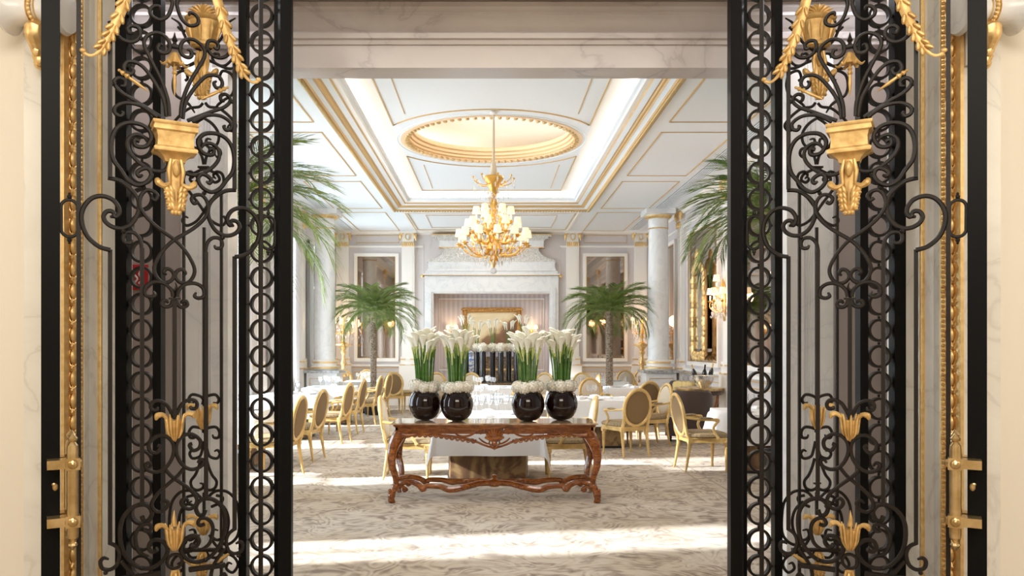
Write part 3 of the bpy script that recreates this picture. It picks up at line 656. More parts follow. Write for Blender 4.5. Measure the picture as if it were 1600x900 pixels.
S1 = [  # left-hand scrolls of a leaf
 [(264,182),(262,159),(252,128),(237.6,99),(225,72),(229,58),(244,52.6),(258,59),(265,72),(262,82.5),(252,84),(246,78),(249,71),(254,73)],
 [(260,182),(257,160),(250,143),(238,123),(225,106),(213,98),(200,96.5),(194,104),(196.5,113),(204.5,116),(208.5,110),(204,105)],
 [(252,182),(235,171),(213,157),(192,144.5),(180,132),(180,124),(188,120.7),(196,126),(195,133),(189,133)],
 [(245,184),(223,168),(202.5,162),(188,163.6),(179,170),(180,178.5),(188,182.5),(192,178),(189,175)],
 [(240,-34),(262,-20),(268.5,0),(268.5,10),(262,25),(250,31),(237.5,25),(234.5,16.5),(240,10),(248,10),(250,15.5)],
 [(171,32),(182,51.6),(194,62),(208.7,64),(219,55.7),(217,43),(206.6,39),(200,43),(202.5,50.5),(209,49.5)],
 [(218,222),(210.5,219),(210.5,227),(218,230.5),(229,228.6),(236,217),(233,206),(222,196.5),(203,192.7),(186,198),(176.5,211.6),(173.6,232),(177.4,251),(188,266),(199,281.5),(214,290),(229,285),(236,274),(231,264.5),(222,264.5),(214,270),(217,276),(222.7,274)],
 [(263,255),(259.6,264.5),(248,268),(233,264.5),(216,253),(203,238),(199,225),(203,214.4),(214,210),(225,214),(230,222)],
 [(169,277),(188,282),(204,294),(216,310),(217,329),(207,348),(193,356),(179,355),(167,348),(162,338),(167,330),(176,330),(179,337),(172,338)],
 [(172,391),(155,386),(139,373),(130,357),(127,338),(132,322),(144,310),(160,307),(176,313),(184.5,324),(185.7,334),(181,339.5),(176,336)],
 [(236,309),(242,312.7),(246,305.7),(239,298.7),(228,297.5),(219.5,308),(219.5,324),(228,338),(242,352),(258,364),(277,378),(293,397),(303.5,418),(302,432),(293,442),(281,441),(274,432),(277,423.5),(285,421),(289.5,427),(285,430.5)],
 [(222,395),(221.5,383),(218,371),(209,363),(197,363),(193,371),(196,378),(204,379),(207,374.5)],
 [(269.7,464),(267,453),(255.7,443),(239,441),(227.7,448),(226.5,460),(234.7,464),(241.7,461),(239,455)],
 [(270,469),(267,477),(260,479.5),(253,476),(254.5,470),(260,470),(263,474)],
 [(271.7,652),(266.7,641.7),(260,631.7),(250,626.7),(240,628),(236,635),(239,641),(246,640),(246.7,636)],
 [(245.7,696),(250,698),(244,707),(234,704),(232.7,692),(245.7,681),(260,682),(270,693),(270,711),(260,728.6),(245.7,737),(231,734),(227,725.7),(232.7,723),(237,728)],
 [(256,731),(268,744),(282,754),(298,766),(307,778),(306,788),(298,795),(288,793),(283,785),(288,779),(295,782)],
 [(222,807),(226,815),(234,812),(238,800),(230,790),(216,790),(202,798),(191,814),(188,836),(192,860),(204,878),(220,888),(238,888),(254,878),(262,864),(260,852),(250,845),(238,846),(233,856),(238,863),(246,860),(244,856)],
 [(225,828),(232,829),(236,824),(232,818),(222,820),(214,828),(211,840),(214,856),(220,864),(232,868)],
 [(170,848),(182,854),(187,866),(183,882),(172,890),(160,888),(157,878),(162,872),(170,874)],
 [(190,878),(200,890),(210,905),(212,925),(200,940),(186,932),(190,920),(198,922)],
]
def leaf_lobes(mb, path, n, wid, sgn, R0=None, depth=.012, one=0):
    P = cr(path, 6); m_ = len(P)
    mb.tube(P, [wid*.45, wid*.5, wid*.35, wid*.12], 8, up=(0,1,0), flat=.5)
    for i in range(n):
        t = (i+.5)/n; k = min(int(t*(m_-1)), m_-2); p = P[k]; d = (P[k+1]-P[k]).normalized()
        side = Vector((d.z,0,-d.x)); w_ = wid*(1-.55*t)
        for s_ in ((-1,1) if not one else (one,)):
            ang = math.atan2(d.z,d.x); R = Matrix.Rotation(-(ang+s_*-.55),3,'Y')
            mb.ball(p+side*s_*w_*.55+Vector((0,-sgn*depth,0))+d*w_*.2, (w_*.85, depth*1.1, w_*.30), 8, 5, R)
def pendant(mb, u, v0, v1, w_, sgn, y0=-.02):          # acanthus drop: hanging leaf with two curled ears
    H = v0-v1
    mb.lathe([(w_*.34,v0),(w_*.46,v0-.10*H),(w_*.44,v0-.30*H),(w_*.34,v0-.48*H),(w_*.40,v0-.60*H),(w_*.30,v0-.85*H),(w_*.16,v1)], (u,sgn*y0,0), 12, sy=.35)
    for s_ in (-1,1):
        mb.tube([(u+s_*w_*.30,sgn*(y0-.012),v0),(u+s_*w_*.42,sgn*(y0-.015),v0-.22*H),(u+s_*w_*.36,sgn*(y0-.012),v0-.44*H)],[w_*.10,w_*.15,w_*.08],7)
        ear = [(u+s_*w_*.35,sgn*(y0-.01),v0-.44*H),(u+s_*w_*.72,sgn*(y0-.02),v0-.50*H),(u+s_*w_*1.02,sgn*(y0-.02),v0-.45*H),(u+s_*w_*1.12,sgn*(y0-.015),v0-.38*H)]
        mb.tube(cr(ear,4), [w_*.10,w_*.17,w_*.24,w_*.12], 8)
        for k in range(4):
            t = k/3; zz = v0-(.55+.30*t)*H; ww = w_*(.66-.20*t)
            mb.ball((u+s_*ww*.78, sgn*(y0-.010), zz), (w_*.20,.014,H*.085), 9, 6, Matrix.Rotation(s_*(.65-.12*k),3,'Y'))
            mb.ball((u+s_*ww*.40, sgn*(y0-.018), zz-.01*H), (w_*.14,.012,H*.10), 9, 6, Matrix.Rotation(s_*.35,3,'Y'))
            mb.ball((u+s_*ww*.95, sgn*(y0-.016), zz-.065*H), (w_*.11,.013,w_*.11), 7, 5)
    for s_ in (-1,0,1): mb.ball((u+s_*w_*.20, sgn*(y0-.014), v1+.03*H), (w_*.15,.014,H*.05), 8, 5)
    mb.tube([(u,sgn*(y0-.02),v0-.4*H),(u,sgn*(y0-.022),v0-.7*H),(u,sgn*(y0-.012),v1)],[.004,.006,.004],6)
    mb.ball((u,sgn*(y0-.02),v0-.17*H),(w_*.24,.02,H*.15),10,6)
def tulip(mb, u, v0, v1, w_, sgn, up=True, ears=True):     # gilt flower: petals round a cup, v0 mouth, v1 tip
    H = v0-v1
    mb.lathe([(w_*.14,v1),(w_*.36,v1+.12*H),(w_*.46,v1+.45*H),(w_*.54,v1+.80*H),(w_*.50,v1+.80*H)], (u,0,0), 14, sy=.75)
    for k in range(8):
        a = 2*PI*k/8+.2; c, s_ = math.cos(a), math.sin(a)
        pts = [(u+c*w_*.18,s_*w_*.14,v1+.02*H),(u+c*w_*.46,s_*w_*.36,v1+.35*H),(u+c*w_*.56,s_*w_*.44,v1+.75*H),(u+c*w_*.70,s_*w_*.54,v0+.04*abs(H)*(k%2))]
        mb.tube(cr(pts,4), [w_*.10,w_*.22,w_*.23,w_*.07], 7, flat=.55)
        mb.ball((u+c*w_*.50,s_*w_*.42,v1+.45*H),(w_*.10,w_*.08,H*.13),7,5)
    if ears:
        for s_ in (-1,1):
            mb.tube(cr([(u+s_*w_*.45,-sgn*.01,v0-.18*H),(u+s_*w_*.80,-sgn*.015,v0+.02*H),(u+s_*w_*1.15,-sgn*.02,v0+.0*H),(u+s_*w_*1.27,-sgn*.02,v0-.16*H)],5),[w_*.10,w_*.16,w_*.23,w_*.06],8)
def basket(mb, u, v0, v1, w0, w1, sgn, round_=False):     # moulded vase-basket, v0 rim, v1 foot
    H = v0-v1
    if round_:
        mb.lathe([(w0*.5,v0),(w0*.53,v0-.05*H),(w0*.5,v0-.12*H),(w0*.44,v0-.16*H),(w0*.42,v0-.3*H),(w0*.33,v0-.8*H),(w0*.36,v0-.84*H),(w0*.36,v0-.93*H),(w0*.27,v0-H)],(u,0,0),20,sy=.7)
        for k in range(8):
            a = 2*PI*k/8; c, s_ = math.cos(a), math.sin(a)
            mb.tube([(u+c*w0*.36,s_*w0*.26,v1+.2*H),(u+c*w0*.44,s_*w0*.31,v1+.55*H),(u+c*w0*.45,s_*w0*.32,v1+.8*H)],[.004,.012,.004],6)
        return
    pr = [(1.0,0),(1.0,.06),(.93,.10),(.97,.16),(.97,.22),(.84,.26),(.78,.40),(.80,.62),(.93,.66),(.96,.70),(.93,.76),(.72,.80),(.50,.90),(.44,1.0)]
    secs = []
    for f_, z in pr:
        hx, hy = w0/2*f_, w0*.30*f_
        secs.append([(u-hx,-hy,v0-z*H),(u+hx,-hy,v0-z*H),(u+hx,hy,v0-z*H),(u-hx,hy,v0-z*H)])
    mb.loft(secs)
def spike(mb, a, b, sgn):       # turned gilt bud with tapering tail
    A, B_ = Vector(a), Vector(b); D = B_-A
    mb.tube([A+D*t for t in (0,.04,.08,.12,.17,.22,.27,.31,.36,.6,.85,1)], [.004,.008,.005,.009,.012,.006,.012,.013,.007,.009,.005,.001], 8)
def gate_leaf(sgn):
    left = sgn > 0
    ang = math.atan2(HYy-LY, HXx-LX) if left else math.atan2(HYy-LY, -(HXx-LX))
    t = thing('iron_gate_leaf', ('left' if left else 'right')+' wrought iron gate leaf swung open, with gilt basket, scrolls and long brass pull', 'gate',
              (LX if left else 2*AX-LX, LY, 0), ang)
    c = LW/2; W = .0
    y = lambda a: sgn*a
    MB().box((.037,0,1.84),(.074,.045,3.60)).build('stile','iron_frame',t,False)
    MB().box((LW-.028,0,1.84),(.056,.045,3.60)).build('stile','iron_frame',t,False)
    for v in (.10,.36,3.60): MB().box((c,0,v),(LW-.13,.035,.06)).build('rail','iron_frame',t,False)
    u1, u2 = p2l(123,500)[0], p2l(172,500)[0]; u3 = p2l(222,500)[0]
    for uu in (u1, LW-u1): MB().box((uu,0,1.97),(.019,.019,3.22)).build('bar','iron',t,False)
    for uu in (u2, LW-u2):
        a, b = p2l(172,277)[1], p2l(172,40)[1]; MB().box((uu,0,(a+b)/2),(.018,.018,b-a)).build('bar','iron',t,False)
        a, b = p2l(172,850)[1], p2l(172,390)[1]; MB().box((uu,0,(a+b)/2),(.018,.018,b-a)).build('bar','iron',t,False)
    for uu in (u3, LW-u3):
        a, b = p2l(222,790)[1], p2l(222,388)[1]; MB().box((uu,0,(a+b)/2),(.018,.018,b-a)).build('bar','iron',t,False)
    a, b = p2l(273,655)[1], p2l(273,468)[1]; MB().box((c,0,(a+b)/2),(.018,.018,b-a)).build('bar','iron',t,False)
    for i, s_ in enumerate(S1):
        uv = [p2l(*p) for p in s_]
        dz = .012*((i % 3)-1)
        rr = .0105 if i in (6,8,9,17) else .0093
        iron_tube(MB(), uv, rr, dz, sgn=sgn).build('scroll','iron',t)
        iron_tube(MB(), mirror_uv(uv, c), rr, -dz if i in (10,16) else dz, sgn=sgn).build('scroll','iron',t)
    # rivet balls
    for px_, py_ in ((221,60.5),(176,131),(176,172),(225,293),(193,361),(273,692),(222,888),(165,895)):
        u, v = p2l(px_,py_)
        MB().ball((u,0,v),.011).build('collar_ball','iron',t)
        if abs(u-c) > .01: MB().ball((LW-u,0,v),.011).build('collar_ball','iron',t)
    # collar plates and flame
    u, v = p2l(273,466.7); fl = MB().box((c,0,v),(.052,.03,.008)); fl.tube(cr([(c,0,v),(c-.004,0,v+.03),(c+.008,0,v+.055),(c+.002,0,v+.08)],4),[.006,.009,.006,.001],6); fl.build('collar','iron',t)
    u, v = p2l(273,73); fl = MB().box((c,0,v),(.07,.03,.012)); fl.lathe([(.012,v+.006),(.008,v+.02),(.014,v+.03),(.006,v+.05),(.001,v+.07)],(c,0,0),10); fl.build('collar','iron',t)
    # small ring under the lower flower
    u, v = p2l(273,877); MB().tube([(c+.034*math.cos(a),0,v+.034*math.sin(a)) for a in [2*PI*k/20 for k in range(20)]],.008,6,True,up=(0,1,0)).build('ring','iron',t)
    # oval links between outer bar and stiles
    for um in (.0745+(u1-.0745)/2, LW-(.0745+(u1-.0745)/2)):
        v = p2l(106,341)[1]; pts = []
        for k in range(24):
            a = 2*PI*k/24; pts.append((um+.034*math.cos(a), 0, v+(.048 if math.sin(a) > 0 else -.048)+.036*math.sin(a)))
        q = MB().tube(pts,.0075,6,True,up=(0,1,0))
        for s_ in (-1,1): q.ball((um,0,v+s_*.098),(.010,.010,.012)); q.ball((um,0,v+s_*.112),.006)
        q.build('oval_link','iron',t)
    # gilt work
    v0, v1 = p2l(273,194)[1], p2l(273,255)[1]; b = MB(); basket(b,c,v0,v1,.205,.1,sgn); b.build('basket','gate_gilt',t)
    b = MB(); pendant(b,c,p2l(273,252)[1],p2l(273,337)[1],.076,sgn,-.03); b.build('leaf_drop','gate_gilt',t)
    b = MB(); v0,v1 = p2l(273,100)[1],p2l(273,82)[1]
    b.lathe([(.010,v1),(.018,v1-.012),(.026,v1-.035),(.034,v1-.055)],(c,-sgn*.0,0),12)
    for k in range(6):
        a = 2*PI*k/6; ca, sa = math.cos(a), math.sin(a)
        b.tube(cr([(c+ca*.012,sa*.012,v1-.005),(c+ca*.028,sa*.026,v1-.04),(c+ca*.05,sa*.04,v1-.062),(c+ca*.066,sa*.05,v1-.052)],4),[.007,.013,.010,.003],6,flat=.6)
    b.build('bell_flower','gate_gilt',t)
    spike_ = MB(); spike(spike_,(c,0,v1-.05),(c,0,p2l(273,151)[1]),sgn); spike_.build('bud','gate_gilt',t)
    ua, va = p2l(184,110); ub, vb_ = p2l(232,145)
    s_ = MB(); spike(s_,(ua,-sgn*.015,va),(ub,-sgn*.015,vb_),sgn); s_.build('bud','gate_gilt',t)
    s_ = MB(); spike(s_,(LW-ua,-sgn*.015,va),(LW-ub,-sgn*.015,vb_),sgn); s_.build('bud','gate_gilt',t)
    gp = [(215,-60),(203,-22),(192,10),(182,35),(172,55),(163,72),(153,84),(142,89),(133,86),(129,81)]
    uv = [p2l(*p) for p in gp]
    for q_, one in ((uv,0),(mirror_uv(uv,c),0)):
        b = MB(); P = cr([(u,-sgn*.02,v) for u,v in q_],5)
        b.tube(P,[.024,.026,.024,.020,.014,.007,.008,.010],8,up=(0,1,0),flat=.55)
        m_ = len(P); dirn = 1 if q_ is uv else -1
        for k in range(9):
            kk = int(k/9*.72*(m_-1)); p = P[kk]; d = (P[kk+1]-P[kk]).normalized(); side = Vector((-d.z,0,d.x))
            for s2 in (-1,1):
                an = math.atan2(d.z,d.x)+s2*.5; R = Matrix.Rotation(-an,3,'Y')
                b.ball(p+side*s2*.017+Vector((0,-sgn*.010,0)),(.030-.001*k,.012,.011),8,5,R)
        b.ball(P[-1],(.014,.012,.012)); b.build('leaf_garland','gate_gilt',t)
    for (a_,b_,e_) in ((648,690,0),(819,860,1)):
        b = MB(); tulip(b,c,p2l(273,a_)[1],p2l(273,b_)[1],.068,sgn); 
        if e_: b.tube([(c,0,p2l(273,822)[1]),(c-.004,0,p2l(273,812)[1]),(c-.002,0,p2l(273,797)[1])],[.014,.010,.001],7)
        b.build('tulip_flower','gate_gilt',t)
    b = MB(); pendant(b,c,p2l(273,890)[1],p2l(273,960)[1],.05,sgn,-.01); b.build('leaf_drop','gate_gilt',t)
    # tray the lower scrolls stand on
    MB().box((c-.15,0,p2l(230,899)[1]),(.17,.03,.02)).build('tray','iron',t,False)
    MB().box((c+.15,0,p2l(230,899)[1]),(.17,.03,.02)).build('tray','iron',t,False)
    # brass pull, on both faces
    for fs in (-1,1):
        um = .122; yy = sgn*fs*.085; va, vb_ = p2l(107,835)[1], p2l(107,693)[1]
        h = MB().lathe([(.022,va),(.024,va+.02),(.024,vb_-.02),(.022,vb_)],(um,yy,0),16).build('pull_handle','brass',t)
        for (z,s_) in ((vb_,1),(va,-1)):
            f = MB()
            f.lathe([(.022,z),(.016,z+s_*.008),(.010,z+s_*.016),(.018,z+s_*.022),(.021,z+s_*.032),(.012,z+s_*.044),(.004,z+s_*.052),(.0005,z+s_*.056)],(um,yy,0),14)
            f.build('finial','brass',h)
        for pz in (721,809):
            cl = MB(); z = p2l(107,pz)[1]; cl.box((um,yy,z),(.058,.058,.052)); cl.ball((um,yy+sgn*fs*.028,z),(.022,.012,.022),12,6); cl.ball((um,yy+sgn*fs*.036,z),(.010,.008,.010)); cl.ball((um-.03,yy,z),(.012,.02,.02)); cl.ball((um+.03,yy,z),(.012,.02,.02))
            cl.bx(.022,um-.028,min(sgn*fs*.0225,yy+sgn*fs*.018),max(sgn*fs*.0225,yy+sgn*fs*.018),z-.02,z+.02)
            cl.build('clamp','brass',h)
    z = p2l(82,760)[1]
    lk = MB().box((.05,-sgn*.024,z+.02),(.046,.003,.10)).build('lock_plate','iron_frame',t,False)
    MB().ball((.055,-sgn*.028,z),(.012,.006,.018),10,6).ball((.05,-sgn*.03,z+.012),(.010,.006,.008)).build('keyhole_cover','brass',lk)
    return t
gate_leaf(1); gate_leaf(-1)

# fixed grilles standing behind the leaves
S2 = [ # right-hand scrolls (mirrored about x=318)
 [(316,632),(320,622),(328,617.5),(337,617),(341.5,624),(339,630),(333,629)],
 [(316,676),(320,671),(328,668),(337,668),(342,676),(340,684),(333,684),(331,679)],
 [(319,690),(322,704),(326,714),(337,717),(341.7,710),(338,704),(333,706)],
 [(322,716),(326,730),(331,742),(338,752),(336,762),(328,766),(320,763),(318.5,757),(324,755)],
 [(322,780),(332,770),(342,767),(356,770),(368,784),(372,804),(372,832),(364,846),(352,852),(346,846),(350,840)],
 [(336,775),(346,778),(344,786),(338,784)],
 [(330,792),(344,788),(354,800),(357,818),(352,836),(340,844),(331,838),(333,828),(341,829)],
 [(326,836),(334,850),(344,862),(338,872),(326,870),(322,862),(328,858)],
 [(338,862),(352,866),(364,872),(370,884),(362,896),(352,890),(355,881),(361,883)],
 [(316,183),(331,193),(341,208),(340,223),(331,231),(322,226),(323,217),(330,218)],
 [(319,256),(322,243),(330,232),(341,232),(344,240),(339,245),(335,241)],
 [(319,262),(330,267),(338,272),(341,280),(334,284),(329,279),(332,275)],
 [(318,330),(326,318),(340,300),(349,286),(347,272),(338,268),(333,274),(337,279)],
 [(318,330),(330,345),(345,352),(352,345),(349,338),(343,340)],
 [(363,88),(351,100),(338,99),(330,90),(333,82),(340,83),(341,89)],
 [(347,126),(343,122),(346,112),(353,111),(363,118),(366,134),(362,148),(350,156),(340,164),(332,176)],
 [(320,160),(326,166),(340,168),(352,176),(362,186),(368,196),(362,204),(355,199),(358,193)],
 [(360,40),(352,46),(342,44),(337,36),(341,29),(348,31),(348,37)],
 [(322,80),(334,72),(344,62),(350,50),(356,36),(368,28)],
 [(322,92),(336,98),(348,104),(360,106),(370,100)],
]
def ring_mesh():
    q = MB(); R_ = .0545
    pts = [(R_*math.cos(a),0,R_*math.sin(a)) for a in [2*PI*k/28 for k in range(28)]]
    # flat band: square section, 32 mm deep
    secs = []
    n = 28
    vs = []; fs = []
    for (rr,yy) in ((R_+.0065,-.016),(R_+.0065,.016),(R_-.0065,.016),(R_-.0065,-.016)):
        for k in range(n):
            a = 2*PI*k/n; vs.append((rr*math.cos(a),yy,rr*math.sin(a)))
    for j in range(4):
        for k in range(n): fs.append((j*n+k,j*n+(k+1)%n,((j+1)%4)*n+(k+1)%n,((j+1)%4)*n+k))
    q.add(vs,fs); q.ball((0,0,R_+.0145),.008,8,5); q.ball((-R_-.0115,0,0),.0085,8,5); q.ball((R_+.0115,0,0),.0085,8,5)
    return q.mesh('ring','iron')
RING = ring_mesh()
def grille(sgn):
    left = sgn > 0; cx = (318-PX)/F*P2Y; cx = cx if left else 2*AX-cx
    t = thing('iron_grille', 'fixed wrought iron grille with columns of rings behind the '+('left' if left else 'right')+' gate leaf', 'grille', (cx, P2Y, 0))
    y0 = .0; x = lambda p: (p-318)/F*P2Y
    def post(a, b, d0, d1, nm='post', m='iron_frame'):
        for s_ in (-1,1): MB().bx(s_*x(a),s_*x(b),d0,d1,.0,3.70).build(nm,m,t,False)
    MB().bx(sgn*x(182),sgn*x(200),-.02,.045,0,3.70).build('post','iron_frame',t,False)
    MB().bx(sgn*x(431),sgn*x(453.5),-.035,.06,0,3.70).build('post','iron_frame',t,False)
    for a, b in ((240.5,253),(374,386)): MB().bx(sgn*x(a),sgn*x(b),-.015,.045,0,3.70).build('post','iron_frame',t,False)
    for v in (.06,.28,3.66): MB().bx(x(196),x(436),-.012,.03,v-.03,v+.03).build('rail','iron_frame',t,False)
    z = EYE+(PY-557)/F*P2Y; step = 41.0/F*P2Y
    k0 = -int((z-.36)/step)
    for px_ in (220.5, 408.5):
        k = k0
        while z+k*step < 3.56:
            if z+k*step > .34: link(RING,'ring',t,(sgn*x(px_),.01,z+k*step))
            k += 1
    for p, a, b in ((282,900,300),(345,900,300),(314,648,355),(318,805,770)):
        p = {314:318}.get(p,p)
        v0, v1 = EYE+(PY-a)/F*P2Y, EYE+(PY-b)/F*P2Y
        if a == 900: v0 = .29
        MB().box((sgn*x(p if p != 282 else 286),.01,(v0+v1)/2),(.014,.014,v1-v0)).build('bar','iron',t,False)
    for i, s_ in enumerate(S2):
        uv = [p2g(*p) for p in s_]; dz = .008*((i%3)-1)+.01
        iron_tube(MB(), uv, .0080, dz, n=4).build('scroll','iron',t)
        iron_tube(MB(), [(-u,v) for u,v in uv], .0080, dz, n=4).build('scroll','iron',t)
    g2 = lambda yy: p2g(318,yy)[1]
    b = MB(); basket(b,0,g2(27),g2(76),.19,.1,1,True); b.build('basket','gate_gilt',t)
    b = MB()
    for k in range(9):
        a = -1.2+2.4*k/8; b.tube(cr([(0,0,g2(27)),(.05*math.sin(a),-.02,g2(27)+.045*math.cos(a)),(.09*math.sin(a),-.03,g2(27)+.07*math.cos(a)-.01)],4),[.012,.014,.003],7,flat=.6)
    b.build('leaf_spray','gate_gilt',t)
    b = MB(); pendant(b,0,g2(82),g2(157),.072,1,-.01); b.build('leaf_drop','gate_gilt',t)
    for a_, b_ in ((634,671),(806,836)):
        b = MB(); tulip(b,0,g2(a_),g2(b_),.062,1); b.build('tulip_flower','gate_gilt',t)
    MB().box((0,.01,g2(261)),(.06,.03,.010)).box((0,.01,g2(263.5)),(.04,.03,.012)).build('collar','iron',t,False); MB().box((0,.01,g2(860)),(.26,.03,.016)).build('tray','iron',t,False)
    b = MB(); pendant(b,0,g2(862),g2(900),.05,1,-.01)
    for s_ in (-1,1): b.tube(cr([(s_*.03,0,g2(890)),(s_*.07,-.01,g2(878)),(s_*.12,-.01,g2(868)),(s_*.15,-.01,g2(862))],4),[.004,.012,.010,.002],7)
    b.build('leaf_drop','gate_gilt',t)
    return t
grille(1); grille(-1)
# wall brackets: marble scroll capital over gilt leaf
def bracket(sx, label):
    t = thing('scroll_capital', label, 'capital', (AX+sx*2.24, 3.80, 0))
    MB().lathe([(.02,-.15),(.105,-.145),(.115,-.125),(.075,-.09),(.058,-.03),(.058,.03),(.075,.09),(.115,.125),(.105,.145),(.02,.15)],(0,-.10,3.18),28,'X').build('scroll_bolster','hall_marble',t)
    b = MB()
    for k in range(22):
        a = 2*PI*k/22; b.ball((0,-.10+.064*math.cos(a),3.18+.064*math.sin(a)),.0105,7,5); 
    b.lathe([(.06,-.022),(.066,-.018),(.06,-.014)],(0,-.10,3.18),24,'X').lathe([(.06,.014),(.066,.018),(.06,.022)],(0,-.10,3.18),24,'X'); b.build('gold_beading','gilt',t)
    g = MB(); g.tube(cr([(0,-.04,3.12),(0,-.12,3.08),(0,-.09,3.02),(0,-.05,2.97),(0,-.03,2.92)],4),[.034,.042,.036,.026,.012],10)
    for s_ in (-1,1):
        for k in range(6): g.ball((s_*(.032-.003*k),-.09+.008*k,3.09-.030*k),(.018,.03,.026),8,5,Matrix.Rotation(s_*.4,3,'Y'))
    for k in range(4): g.ball((0,-.135+.02*k,3.07-.038*k),(.02,.02,.03),8,5)
    g.build('gilt_leaf','gilt',t); MB().bx(-.06,.06,-.02,0,2.95,3.12).build('back_plate','marble',t,False)
bracket(-1,'white marble scroll capital with gilt leaf, at the top left corner by the cream wall')
bracket(1,'white marble scroll capital with gilt leaf, at the top right corner by the cream wall')
# ------------------------------------------------------------------ CONSOLE TABLE
def console():
    t = thing('console_table','carved walnut console table with cabriole legs carrying the four black globe vases','table',(.03,8.33,0))
    W2, D2 = 1.045, .29
    MB().prism([(-W2,-D2),(W2,-D2),(W2,D2),(-W2,D2)],.795,.812,'XY').bx(-W2-.015,W2+.015,-D2-.015,D2+.015,.80,.808).build('table_top','walnut_top',t,False)
    a = MB().bx(-W2+.01,W2-.01,-D2+.01,D2-.01,.78,.795).bx(-W2+.03,W2-.03,-D2+.03,-D2+.055,.705,.78).bx(-W2+.03,W2-.03,D2-.055,D2-.03,.705,.78).bx(-W2+.03,-W2+.055,-D2+.03,D2-.03,.705,.78).bx(W2-.055,W2-.03,-D2+.03,D2-.03,.705,.78)
    a.bx(-W2+.02,W2-.02,-D2+.02,-D2+.06,.770,.780).bx(-W2+.02,W2-.02,-D2+.02,-D2+.06,.702,.712)
    ap = a.build('apron','walnut',t,False)
    lat = MB(); k = -W2+.10
    while k < W2-.10:
        if abs(k) > .14: lat.tube([(k,-D2+.028,.716),(k+.025,-D2+.026,.766)],.0035,4); lat.tube([(k+.025,-D2+.028,.716),(k,-D2+.026,.766)],.0035,4)
        k += .03
    lat.build('lattice_carving','walnut',ap,False)
    # scalloped carved fringe with a shell in the middle
    fr = MB()
    for s_ in (-1,1):
        for y_ in (-D2+.035,):
            x = .86; k = 0
            while x > .16:
                dip = .02+.075*max(0,1-(x-.12)/.5)
                z = .705-dip
                fr.tube(cr([(s_*(x+.05),y_,z+.018+.01*(k%2)),(s_*(x+.02),y_-.008,z-.008),(s_*x,y_-.008,z-.004),(s_*(x-.012),y_-.006,z+.014),(s_*(x+.008),y_-.006,z+.018)],4),[.006,.012,.010,.008,.004],6)
                fr.ball((s_*(x+.03),y_,z+.02),(.022,.010,.014),6,4)
                x -= .055; k += 1
            fr.tube(cr([(s_*.92,y_,.700),(s_*.6,y_,.688),(s_*.36,y_,.665),(s_*.2,y_,.625),(s_*.10,y_-.01,.585),(0,y_-.015,.555)],6),[.010,.014,.014,.013,.011,.012],7)
            fr.tube(cr([(s_*.40,y_,.70),(s_*.33,y_,.675),(s_*.24,y_,.69),(s_*.16,y_-.01,.745),(s_*.11,y_-.01,.76),(s_*.10,y_-.01,.72),(s_*.15,y_-.01,.70)],5),[.008,.012,.012,.010,.006],6)
            fr.tube(cr([(s_*.16,y_,.66),(s_*.12,y_,.625),(s_*.06,y_-.01,.60),(s_*.05,y_-.01,.64)],4),[.006,.011,.010,.005],6)
            # rococo S scrolls linking the leg heads
    fr.build('carved_fringe','walnut',ap)
    sh = MB()
    for k in range(9):
        a_ = -1.15+2.3*k/8
        sh.tube([(.015*math.sin(a_),-D2+.01,.62),(.06*math.sin(a_),-D2-.005,.62+.07*math.cos(a_)),(.105*math.sin(a_),-D2-.0,.62+.135*math.cos(a_))],[.006,.013,.015],7)
    sh.ball((0,-D2+.005,.60),(.03,.02,.035)); sh.tube(cr([(-.05,-D2+.01,.60),(-.02,-D2,.575),(0,-D2,.55),(.02,-D2,.575),(.05,-D2+.01,.60)],4),.010,6)
    sh.build('shell_carving','walnut',ap)
    for sx in (-1,1):
        for sy in (-1,1):
            P = [(W2-.075,D2-.065,.70),(W2-.05,D2-.045,.66),(W2-.015,D2-.01,.58),(W2+.002,D2+.01,.49),(W2-.002,D2+.01,.38),(W2-.030,D2-.02,.27),(W2-.035,D2-.035,.19),(W2-.025,D2-.025,.155),(W2-.01,D2-.01,.12),(W2+.005,D2+.01,.07),(W2+.0,D2+.005,.035),(W2-.01,D2-.01,.0)]
            pts = cr([(sx*p[0],sy*p[1],p[2]) for p in P],4)
            lg = MB().tube(pts,[.064,.066,.056,.045,.038,.033,.029,.038,.032,.040,.026,.024],10).build('leg','walnut',t)
            c_ = MB(); x0, y0 = sx*(W2+.0), sy*(D2+.0)
            for k in range(6):
                z = .64-.045*k; c_.ball((sx*(W2-.03+.05*math.sin(k*.5)),sy*(D2-.0)+sy*.025,z),(.028-.002*k,.012,.026),7,4)
                c_.ball((sx*(W2+.03),sy*(D2-.04),z-.02),(.010,.02,.026),6,4)
            c_.tube(cr([(sx*(W2-.10),sy*D2*.98,.69),(sx*(W2-.16),sy*D2*.98,.685),(sx*(W2-.25),sy*D2*.98,.700)],4),[.03,.022,.006],7)
            c_.ball((sx*(W2-.04),sy*(D2-.02),.16),(.040,.034,.012)); c_.ball((sx*(W2+.01),sy*(D2+.01),.03),(.034,.034,.03))
            for k in range(3): c_.ball((sx*(W2+.022),sy*(D2+.02),.13-.028*k),(.018,.016,.020),6,4)
            c_.build('leg_carving','walnut',lg)
